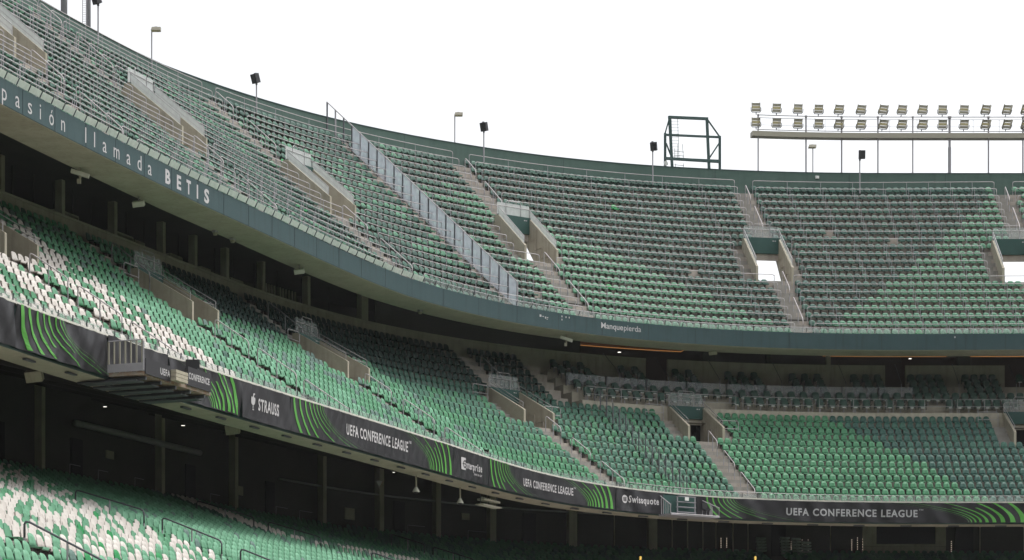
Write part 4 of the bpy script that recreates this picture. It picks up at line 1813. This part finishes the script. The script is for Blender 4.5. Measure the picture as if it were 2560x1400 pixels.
# ------------------------------------------------------------------ things on the rim
def speaker_mast(x, ytop, ybase_z, d, label, yaw, big=1.0, tilt=.35):
    # find s for the pixel column x at offset d
    qs = np.linspace(50, 108, 1200)
    s = float(qs[int(np.argmin([abs(px(P(q_, d, 40))[0] - x) for q_ in qs]))])
    p0 = P(s, d, ybase_z)
    z = (HOR - ytop) * p0.y / FPX
    t = thing('speaker_mast', tuple(p0), label=label, cat='loudspeaker', group='loudspeakers on masts along the rim')
    O_ = tuple(p0)
    top = P(s, d, z - .1)
    mb = MB()
    mb.tube([p0, top - Vector((0, 0, .45))], .045, 8)
    mb.build('mast', M['post'], t, origin=O_)
    X = Vector((math.cos(yaw), math.sin(yaw), 0))
    F = Vector((-math.sin(yaw) * math.cos(tilt), math.cos(yaw) * math.cos(tilt), math.sin(tilt)))
    U = X.cross(F)
    mb = MB()
    c = top - F * .22 + X * .12
    h = (.22 * big, .17, .29 * big)
    mb.box(c, h, X, F, U)
    mb.build('speaker_box', M['speaker'], t, origin=O_)
    mb = MB()
    mb.box(c - F * .178, (.20 * big, .01, .27 * big), X, F, U)
    mb.build('grille', M['black'], t, origin=O_)
    mb = MB()
    mb.box(top - Vector((0, 0, .2)), (.06, .06, .2))
    mb.tube([top - Vector((0, 0, .45)), c], .035)
    mb.box(top + X * .0 + U * .28, (.07, .05, .06), X, F, U)
    mb.build('bracket', M['dpost'], t, origin=O_)


speaker_mast(245, -8, 40.0, 23.4, 'black loudspeaker on a thin mast, cut by the top edge near the left', -.8)
speaker_mast(640, 192, 40.0, 24.2, 'black tilted loudspeaker on a mast above the left half of the rim', -.7)
speaker_mast(1211, 313, 40.2, 22.9, 'black loudspeaker on a mast right of the glass fence', -.45)
speaker_mast(1633, 362, 40.0, 22.9, 'black loudspeaker on a mast just left of the green scoreboard frame', -.3)
speaker_mast(2150, 384, 39.9, 22.9, 'black loudspeaker on a mast seen square on below the floodlights', 0.0, tilt=.15)


def lamp_mast(x, ytop, d, label, flip=1):
    qs = np.linspace(50, 108, 1200)
    s = float(qs[int(np.argmin([abs(px(P(q_, d, 41))[0] - x) for q_ in qs]))])
    p0 = P(s, d, 40.5)
    z = (HOR - ytop) * p0.y / FPX
    t = thing('lamp_mast', tuple(p0), label=label, cat='lamp', group='box lamps on masts along the rim')
    O_ = tuple(p0)
    top = P(s, d, z)
    mb = MB()
    mb.tube([p0, top], .04, 8)
    mb.build('mast', M['post'], t, origin=O_)
    T, N, Z = frame(s)
    T = Vector((1, 0, 0))
    N = Vector((0, 1, 0))
    mb = MB()
    c = top + T * (.25 * flip) + Z * .02
    mb.add([c - T * .28 - N * .2, c + T * .28 - N * .2, c + T * .28 + N * .2, c - T * .28 + N * .2,
            c - T * .22 - N * .14 + Z * .2, c + T * .30 - N * .14 + Z * .2, c + T * .30 + N * .14 + Z * .2, c - T * .22 + N * .14 + Z * .2],
           [(3, 2, 1, 0), (4, 5, 6, 7), (0, 1, 5, 4), (1, 2, 6, 5), (2, 3, 7, 6), (3, 0, 4, 7)])
    mb.build('lamp_box', M['lampbody'], t, origin=O_)
    mb = MB()
    pts = [top + T * (.25 * flip) * (1 - math.cos(a)) + Z * (.28 * math.sin(a)) for a in np.linspace(0, math.pi * .8, 7)]
    mb.tube(pts, .014, 5)
    mb.build('cable_loop', M['post'], t, origin=O_)
    mb = MB()
    mb.box(c - Z * .012, (.24, .17, .01))
    mb.build('lamp_glass', M['lampglass'], t, origin=O_)


lamp_mast(379, 78, 25.2, 'pale box lamp on a thin mast near the top left')
lamp_mast(1136, 290, 24.3, 'pale box lamp on a mast left of the loudspeaker beside the glass fence')
lamp_mast(2033, 370, 24.0, 'small box lamp on a thin mast beneath the floodlight gantry', -.2)
p = P(92.45, off3(92.45) - .06, 41.25)
T, N, Z = frame(92.4)
t = thing('junction_box', tuple(p), label='small white junction box fixed to the green rim wall', cat='box')
mb = MB()
mb.box(p, (.13, .05, .10), T, N, Z)
mb.build('box_body', M['white'], t, origin=tuple(p))
mb = MB()
mb.box(p - N * .055, (.11, .008, .08), T, N, Z)
mb.build('lid', M['white'], t, origin=tuple(p))

# light tower poles and ladder at the top left
for s_, w, lab in ((58.6, .19, 'thick grey tower pole rising out of frame, left of the ladder'), (60.55, .14, 'thinner grey tower pole rising out of frame, right of the ladder')):
    mb = MB()
    a = P(s_, 26, 40)
    mb.tube([a, a + Vector((0, 0, 12))], w, 12)
    mb.tube([a + Vector((0, 0, 1.0)), a + Vector((0, 0, 1.2))], w * 1.35, 12)
    tag(mb.build('tower_pole', M['post'], smooth=True), lab, 'pole', 'tower poles at the top left')
la = P(59.8, 25.6, 40)
t = thing('ladder', tuple(la), label='narrow ladder between the two tower poles at the top left', cat='ladder')
X = Vector((1, 0, 0))
for sx in (-.12, .12):
    mb = MB()
    mb.tube([la + X * sx, la + X * sx + Vector((0, 0, 9))], .02, 5)
    mb.build('stile', M['post'], t, origin=tuple(la))
for k in range(26):
    mb = MB()
    z_ = Vector((0, 0, 1.7 + k * .13))
    mb.tube([la - X * .12 + z_, la + X * .12 + z_], .01, 5)
    mb.build('rung', M['post'], t, origin=tuple(la))

# scoreboard frame
def at_px(x, y, d):
    qs = np.linspace(60, 108, 2400)
    s = float(qs[int(np.argmin([abs(px(P(q_, d, 41))[0] - x) for q_ in qs]))])
    p = P(s, d, 0)
    return Vector((p.x, p.y, (HOR - y) * p.y / FPX + ZC))


ff = thing('scoreboard_frame', tuple(at_px(1730, 415, 25)), label='empty green steel scoreboard frame standing on the rim', cat='steel frame')
FFO = tuple(ff.location)


def beam(parts, name, mname, w=.11, parent=ff, O_=FFO):
    for a, b in parts:
        mb = MB()
        d = (b - a)
        L = d.length
        d.normalize()
        u = d.cross(Vector((0, 1, 0)))
        if u.length < .1:
            u = Vector((1, 0, 0))
        u.normalize()
        v = u.cross(d)
        mb.box((a + b) / 2, (w, w, L / 2 + .05), u, v, d)
        mb.build(name, M[mname], parent, origin=O_)


G = lambda x, y, d=24.2: at_px(x, y, d)
beam([(G(1674, 292), G(1681, 425)), (G(1767, 296), G(1773, 430))], 'inner_post', 'green_steel', .10)
beam([(G(1663, 335, 25.4), G(1663, 416, 25.4)), (G(1799, 342, 25.4), G(1800, 425, 25.4))], 'outer_post', 'green_steel', .09)
beam([(G(1673, 293), G(1767, 297))], 'top_beam', 'green_steel', .09)
beam([(G(1663, 337), G(1799, 343))], 'middle_beam', 'green_steel', .07)
beam([(G(1665, 396), G(1797, 404))], 'lower_beam', 'green_steel', .09)
beam([(G(1664, 396, 25.3), G(1797, 402, 25.3))], 'lower_beam', 'green_steel', .07)
beam([(G(1672, 300), G(1662, 334)), (G(1769, 300), G(1798, 340)), (G(1666, 360), G(1678, 392)), (G(1796, 360), G(1774, 394))], 'brace', 'green_steel', .05)
beam([(G(1694, 300), G(1698, 400)), (G(1678, 300), G(1682, 400))], 'ladder_stile', 'green_steel', .015)
for k in range(12):
    y = 303 + k * 8
    beam([(G(1678, y), G(1695, y))], 'ladder_rung', 'green_steel', .008)
beam([(G(1687, 372), G(1687, 395)), (G(1706, 362), G(1709, 395)), (G(1687, 378), G(1709, 380)), (G(1687, 388), G(1709, 390)), (G(1694, 362), G(1694, 395)), (G(1688, 410), G(1690, 440)), (G(1708, 410), G(1708, 440)), (G(1688, 412), G(1708, 414))], 'cage_bar', 'green_steel', .014)
beam([(G(1663, 405, 23.9), G(1666, 411, 23.9))], 'control_box', 'white', .12)

# floodlight gantry
gt = thing('floodlight_gantry', tuple(P(96, 26, 41)), label='long steel gantry on thin posts carrying two rows of floodlights', cat='gantry')
GO = tuple(gt.location)


def sx(x, d=26.0):
    qs = np.linspace(80, 112, 3200)
    return float(qs[int(np.argmin([abs(px(P(q_, d, 44))[0] - x) for q_ in qs]))])


S0, S1 = sx(1878), 108.5
mb = MB()
mb.sweep([(25.6, 44.62), (25.6, 44.98), (26.3, 44.98), (26.3, 44.62)], S0, S1)
mb.build('walkway_beam', M['lampbody'], gt, origin=GO)
mb = MB()
for z_, r_ in ((46.13, .035), (45.93, .02), (45.42, .012), (45.08, .03)):
    mb.tube([P(S0 + .2 + (S1 - S0 - .2) * k / 20, 25.6, z_) for k in range(21)], r_, 6)
mb.build('long_rail', M['post'], gt, origin=GO)
for x, w in ((1894, .05), (2014, .06), (2103, .06), (2194, .055), (2281, .05), (2373, .09), (2470, .06), (2556, .06)):
    s_ = sx(x)
    mb = MB()
    mb.tube([P(s_, 25.85, 40), P(s_, 25.85, 46.2)], w, 8)
    if x == 2373:
        mb.tube([P(s_, 25.85, 40), P(s_, 25.85, 44.0)], .12, 8)
    mb.tube([P(s_, 25.85, 46.1), P(s_, 25.85, 46.25)], w * 1.5, 8)
    mb.build('post', M['post'], gt, origin=GO)
for x in (2222, 2290, 2430, 2495, 1944, 2060):
    s_ = sx(x)
    mb = MB()
    mb.tube([P(s_, 25.6, 45.0), P(s_, 25.6, 45.93)], .014, 5)
    mb.build('baluster', M['post'], gt, origin=GO)
# one floodlight, then copies
fl = thing('floodlight', (0, 0, 0), 0, 'x', 'floodlight', 'floodlights on the gantry')
mb = MB()
mb.box((-.245, .06, .42), (.012, .09, .30))
mb.box((.245, .06, .42), (.012, .09, .30))
mb.box((0, .15, .71), (.233, .012, .012))
mb.box((0, .15, .13), (.233, .012, .012))
mb.build('housing_frame', M['lampbody'], fl)
for k in range(3):
    mb = MB()
    mb.box((0, .06, .225 + k * .195), (.232, .03, .077), Vector((1, 0, 0)), Vector((0, .97, .24)), Vector((0, -.24, .97)))
    mb.build('lamp_band', M['lampglass'] if k % 2 else M['lampbody'], fl)
mb = MB()
mb.tube([(-.30, .1, .42), (-.30, .06, .2), (-.24, .05, .08), (.24, .05, .08), (.30, .06, .2), (.30, .1, .42)], .022, 6)
mb.tube([(0, .05, .08), (0, .05, -.08)], .03, 6)
mb.build('yoke', M['dpost'], fl)
FLP = [fl] + list(fl.children)
first = True
XS = [1887, 1938, 1991, 2043, 2092, 2147, 2202, 2250, 2301, 2353, 2406, 2457, 2510, 2556]
YAW = [0, .15, .22, .2, .45, .5, .6, .45, .5, .2, .3, .8, .9, 1.0]
for row, z_ in ((0, 46.25), (1, 45.18)):
    for i, x in enumerate(XS):
        if first:
            r_ = fl
            first = False
        else:
            r_ = fl.copy()
            COL.objects.link(r_)
            for ch in FLP[1:]:
                c = ch.copy()
                COL.objects.link(c)
                c.parent = r_
        r_.location = P(sx(x), 25.6, z_)
        r_.scale = (1.2, 1.2, 1.15)
        y_ = YAW[i]
        r_.rotation_euler = (-.15, .22 * min(1, y_ * 1.6), -y_ * .7)
        r_['label'] = 'box floodlight, %s from the left in the %s row on the gantry' % (ordw(i), 'upper' if row == 0 else 'lower')

# ------------------------------------------------------------------ fittings under the overhangs
def under(s, d, z, kind, label, group=None):
    T, N, Z = frame(s)
    p = P(s, d, z)
    t = thing(kind, tuple(p), label=label, cat={'twin_camera': 'camera', 'flood_lamp': 'lamp', 'dome_camera': 'camera', 'pendant_dome': 'camera', 'cone_lamp': 'lamp', 'wall_speaker': 'loudspeaker', 'bracket_lamp': 'lamp'}[kind], group=group)
    O_ = tuple(p)
    if kind == 'twin_camera':
        mb = MB()
        mb.box(p - Z * .15, (.05, .05, .3))
        mb.build('stem', M['wallc'], t, origin=O_)
        mb = MB()
        mb.box(p - Z * .28, (.40, .09, .09), Vector((.92, .2, -.25)).normalized(), Vector((0, 1, 0)), Vector((.25, 0, .95)))
        mb.build('housing', M['ledge'], t, origin=O_)
        mb = MB()
        mb.box(p - Z * .62 - Vector((.05, 0, 0)), (.08, .08, .10))
        mb.box(p - Z * .45, (.03, .03, .12))
        mb.build('lower_head', M['wallc'], t, origin=O_)
    elif kind in ('flood_lamp', 'wall_speaker', 'bracket_lamp'):
        mb = MB()
        w = .26 if kind != 'wall_speaker' else .30
        mb.box(p - Z * .35, (w, .2, .12 if kind != 'wall_speaker' else .20), Vector((.95, 0, .12)).normalized(), Vector((0, .9, .4)).normalized(), Vector((-.12, -.4, .9)).normalized())
        mb.build('body', M['ledge'] if kind == 'flood_lamp' else M['wallc'], t, origin=O_)
        mb = MB()
        mb.tube([p, p - Z * .3], .03)
        mb.build('bracket', M['post'], t, origin=O_)
    elif kind == 'dome_camera':
        mb = MB()
        mb.box(p - Z * .08, (.14, .10, .05), T, N, Z)
        mb.build('base', M['post'], t, origin=O_)
        mb = MB()
        for a0, a1, r0, r1 in ((0, 1, .12, .10), (1, 2, .10, .05)):
            mb.tube([p - Z * (.13 + .06 * a0), p - Z * (.13 + .06 * a1)], r0, 10)
        mb.build('dome', M['wallc'], t, origin=O_)
    elif kind == 'pendant_dome':
        mb = MB()
        mb.tube([p, p - Z * .62], .045, 8)
        mb.build('stem', M['soffit'], t, origin=O_)
        mb = MB()
        for i in range(5):
            mb.tube([p - Z * (.6 + .05 * i), p - Z * (.65 + .05 * i)], .07 + .028 * i, 12)
        mb.build('cover', M['ledge'], t, origin=O_)
        mb = MB()
        mb.tube([p - Z * .85, p - Z * .90], .12, 12)
        mb.tube([p - Z * .90, p - Z * .94], .07, 12)
        mb.build('dome', M['black'], t, origin=O_)
    elif kind == 'cone_lamp':
        mb = MB()
        a, b, c = p + Vector((-.16, 0, .17)), p + Vector((.2, 0, .17)), p + Vector((.02, 0, -.17))
        n2 = Vector((0, .12, 0))
        mb.add([a, b, c, a + n2, b + n2, c + n2], [(0, 1, 2), (5, 4, 3), (0, 3, 4, 1), (1, 4, 5, 2), (2, 5, 3, 0)])
        mb.build('reflector', M['post'], t, origin=O_)
        mb = MB()
        mb.tube([b, c], .02)
        mb.build('rim', M['coveceil'], t, origin=O_)


under(35.3, off1(35.3) + 1.9, 25.95, 'twin_camera', 'pale double security camera under the fascia left of the word BETIS')
under(40.6, off1(40.6) + 2.0, 25.95, 'flood_lamp', 'pale flat lamp hanging under the soffit below the word BETIS')
under(47.8, off1(48) + 1.9, 25.93, 'dome_camera', 'small dome camera under the long plain fascia, left one of the pair', 'dome cameras under the upper soffit')
under(49.6, off1(49) + 1.9, 25.93, 'dome_camera', 'small dome camera under the long plain fascia, right one of the pair', 'dome cameras under the upper soffit')
under(56.4, off1(56) + 1.6, 25.95, 'flood_lamp', 'pale lamp on a stem under the soffit beside the dark corner boxes')
under(67.9, off1(67) + 1.6, 25.93, 'dome_camera', 'dome camera under the soffit below the foot of the glass fence', 'dome cameras under the upper soffit')
under(76.5, off1(76) + .9, 25.95, 'twin_camera', 'pale security camera bracket under the fascia left of the word Manquepierda')
under(84.6, off1(84) + 1.9, 26.2, 'bracket_lamp', 'dim lamp under the soffit between the two orange lit coves')
under(53.1, 1.1, 14.0, 'pendant_dome', 'pendant dome camera hanging under the enterprise banner, left one', 'pendant dome cameras')
under(58.5, 1.1, 14.0, 'pendant_dome', 'pendant dome camera hanging right of the other one, under lime stripes', 'pendant dome cameras')
under(20.7, 1.9, 14.3, 'wall_speaker', 'beige box loudspeaker under the soffit at the far left', 'box loudspeakers under the middle tier')
under(38.0, 3.0, 14.75, 'wall_speaker', 'beige box loudspeaker under the STRAUSS banner', 'box loudspeakers under the middle tier')
under(52.8, 3.0, 13.6, 'cone_lamp', 'small triangular reflector hanging in the dark below the banners')
# fixture tray with spotlights
s_ = 63.0
T, N, Z = frame(s_)
p = P(s_, 1.6, 13.75)
t = thing('light_tray', tuple(p), label='hanging tray with a row of small spotlights under the banners', cat='light fitting')
mb = MB()
mb.box(p, (.95, .22, .05), T, N, Z)
mb.box(p - Z * .28, (1.1, .25, .03), T, N, Z)
mb.build('tray', M['ledge'], t, origin=tuple(p))
for k in range(8):
    mb = MB()
    c = p + T * (-.8 + k * .23) + Z * .05
    mb.tube([c, c + Z * .1], .05, 8)
    mb.build('spotlight', M['ledge'], t, origin=tuple(p))
mb = MB()
for u in (-1.0, 0, 1.0):
    mb.tube([p + T * u - Z * .28, p + T * u + Z * .6], .025)
mb.build('hanger', M['dpost'], t, origin=tuple(p))
# glowing tubes in the dark concourse
for k, (x, y, w) in enumerate(((263, 1017, .07), (458, 1064, .08), (985, 1181, .06))):
    qs = np.linspace(10, 80, 1400)
    s_ = float(qs[int(np.argmin([abs(px(P(q_, 7, 14))[0] - x) for q_ in qs]))])
    c = P(s_, 7, 0)
    c = Vector((c.x, c.y, (HOR - y) * c.y / FPX + ZC))
    mb = MB()
    mb.box(c, (w, .03, .008), Vector((1, 0, 0)))
    mb.cur = 1
    mb.box(c + Vector((0, 0, .035)), (w * 1.2, .05, .02), Vector((1, 0, 0)))
    tag(mb.build('tube_light', [M['downlight'], M['dpost']]), 'small lit lamp in the dark concourse, %s from the left' % ORD[k], 'lamp', 'lit lamps in the concourse')

# stacked seat shells and strings of lights in the lower concourse at right
for k, (x, n, zt_) in enumerate(((1902, 5, 14.55), (1962, 6, 14.6), (1990, 6, 14.55), (2015, 5, 14.3))):
    qs = np.linspace(84, 96, 600)
    s_ = float(qs[int(np.argmin([abs(px(P(q_, 15.6, 14))[0] - x) for q_ in qs]))])
    T, N, Z = frame(s_)
    mb = MB()
    for j in range(n):
        z_ = zt_ - .02 - j * .2
        for i in range(2):
            c = P(s_, 15.6 + .02 * j, z_) + T * (-.16 + .32 * i + .02 * j)
            mb.box(c, (.15, .18, .06), (T + Z * .12).normalized(), N, (Z - T * .12).normalized())
            mb.box(c + N * .1 + Z * .06, (.13, .03, .05), T, N, Z)
    tag(mb.build('stacked_shells', M['glass_green'] if False else mat('pale_green_shell', (.20, .27, .22), .6)), 'stack of pale seat shells in the lower concourse, %s from the left' % ORD[k], 'seat stack', 'stacked seat shells')
for k, (x, y0, y1, n) in enumerate(((1803, 1346, 1368, 6), (1817, 1346, 1368, 6), (1978, 1350, 1386, 9), (2006, 1350, 1382, 7), (2020, 1350, 1382, 7), (2129, 1350, 1375, 6), (2143, 1345, 1384, 8), (2157, 1348, 1374, 5), (2378, 1354, 1378, 6))):
    qs = np.linspace(80, 104, 900)
    s_ = float(qs[int(np.argmin([abs(px(P(q_, 16.0, 14))[0] - x) for q_ in qs]))])
    t = None
    b0 = P(s_, 16.0, 0)
    f_ = b0.y / FPX
    org = Vector((b0.x, b0.y, (HOR - y1) * f_ + ZC))
    t = thing('light_string', tuple(org), label='vertical string of tiny warm lights in the lower concourse, %s from the left' % ORD[k], cat='string lights', group='strings of tiny lights')
    mb = MB()
    mb.tube([org, Vector((b0.x, b0.y, (HOR - y0) * f_ + ZC))], .006, 4)
    mb.build('cable', M['dpost'], t, origin=tuple(org))
    for j in range(n):
        z_ = (HOR - (y0 + (y1 - y0) * j / (n - 1))) * f_ + ZC
        mb = MB()
        mb.box(Vector((b0.x, b0.y - .02, z_)), (.022, .012, .034))
        mb.build('bulb', M['bulb'], t, origin=tuple(org))
# checkered arrow plate in the right-hand entrance
mb = MB()
p = P(101.45, 9.4, 20.98)
T, N, Z = frame(101.4)
mb.add([p + T * -.16 + Z * .10, p + T * .16 + Z * .10, p + T * .0 - Z * .12, p + T * -.16 + Z * .10 + N * .02, p + T * .16 + Z * .10 + N * .02, p - Z * .12 + N * .02], [(0, 2, 1), (3, 4, 5), (0, 1, 4, 3), (1, 2, 5, 4), (2, 0, 3, 5)])
tag(mb.build('arrow_plate', M['white']), 'small white down-pointing arrow plate in the rightmost middle entrance', 'sign')
# tops of two yellow posts at the very bottom
for x, lab in ((1601, 'left'), (1888, 'right')):
    y0 = 60.0
    X0 = (x - 1280) / FPX * y0
    zt_ = (HOR - 1391) / FPX * y0 + ZC
    mb = MB()
    mb.tube([(X0, y0, 0.0), (X0, y0, zt_)], .028, 8)
    mb.tube([(X0, y0, 0.0), (X0, y0, .25)], .12, 8)
    tag(mb.build('yellow_post', M['yellow'], smooth=True), 'tip of a thin yellow post at the bottom edge, %s one' % lab, 'post', 'yellow posts at the bottom edge')

# ------------------------------------------------------------------ unseen stand added behind the camera to block light
bs = thing('light_blocking_stand', (20, -14, 0), label='unseen covered stand added behind the camera to block light', cat='stand')
mb = MB()
pr_ = []
for k in range(30):
    pr_ += [(-14 - .85 * k, .6 + .75 * k), (-14 - .85 * (k + 1), .6 + .75 * k)]
for k in range(len(pr_) - 1):
    (y0, z0), (y1, z1) = pr_[k], pr_[k + 1]
    mb.quad((-60, y0, z0), (110, y0, z0), (110, y1, z1), (-60, y1, z1))
mb.build('terrace', M['concrete'], bs, origin=(20, -14, 0))
mb = MB()
mb.box((25, -40, 20), (85, .3, 20))
mb.build('back_wall', M['wallc'], bs, origin=(20, -14, 0))
mb = MB()
mb.box((25, -26, 37), (85, 16, .4))
mb.build('roof', M['lampbody'], bs, origin=(20, -14, 0))

# ------------------------------------------------------------------ setting
mb = MB()
mb.quad((-900, -900, -.02), (900, -900, -.02), (900, 1500, -.02), (-900, 1500, -.02))
tag(mb.build('ground', M['asphalt']), 'grey ground around the stadium', kind='structure')
mb = MB()
mb.quad((-2, -20, 0), (70, -20, 0), (70, 108, 0), (-2, 108, 0))
tag(mb.build('pitch', M['grass']), 'green football pitch', kind='structure')

# thin air haze that lifts the far shadows
mb = MB()
mb.box((0, 300, 29), (960, 1260, 30.2))
hz = bpy.data.materials.new('thin_haze')
hz.use_nodes = True
t_ = hz.node_tree
for n_ in list(t_.nodes):
    t_.nodes.remove(n_)
o_ = t_.nodes.new('ShaderNodeOutputMaterial')
v_ = t_.nodes.new('ShaderNodeVolumePrincipled')
v_.inputs['Color'].default_value = (.95, .95, .97, 1)
v_.inputs['Density'].default_value = HAZE
t_.links.new(v_.outputs[0], o_.inputs['Volume'])
tag(mb.build('haze', hz), 'thin pale haze filling the stadium air', kind='stuff')
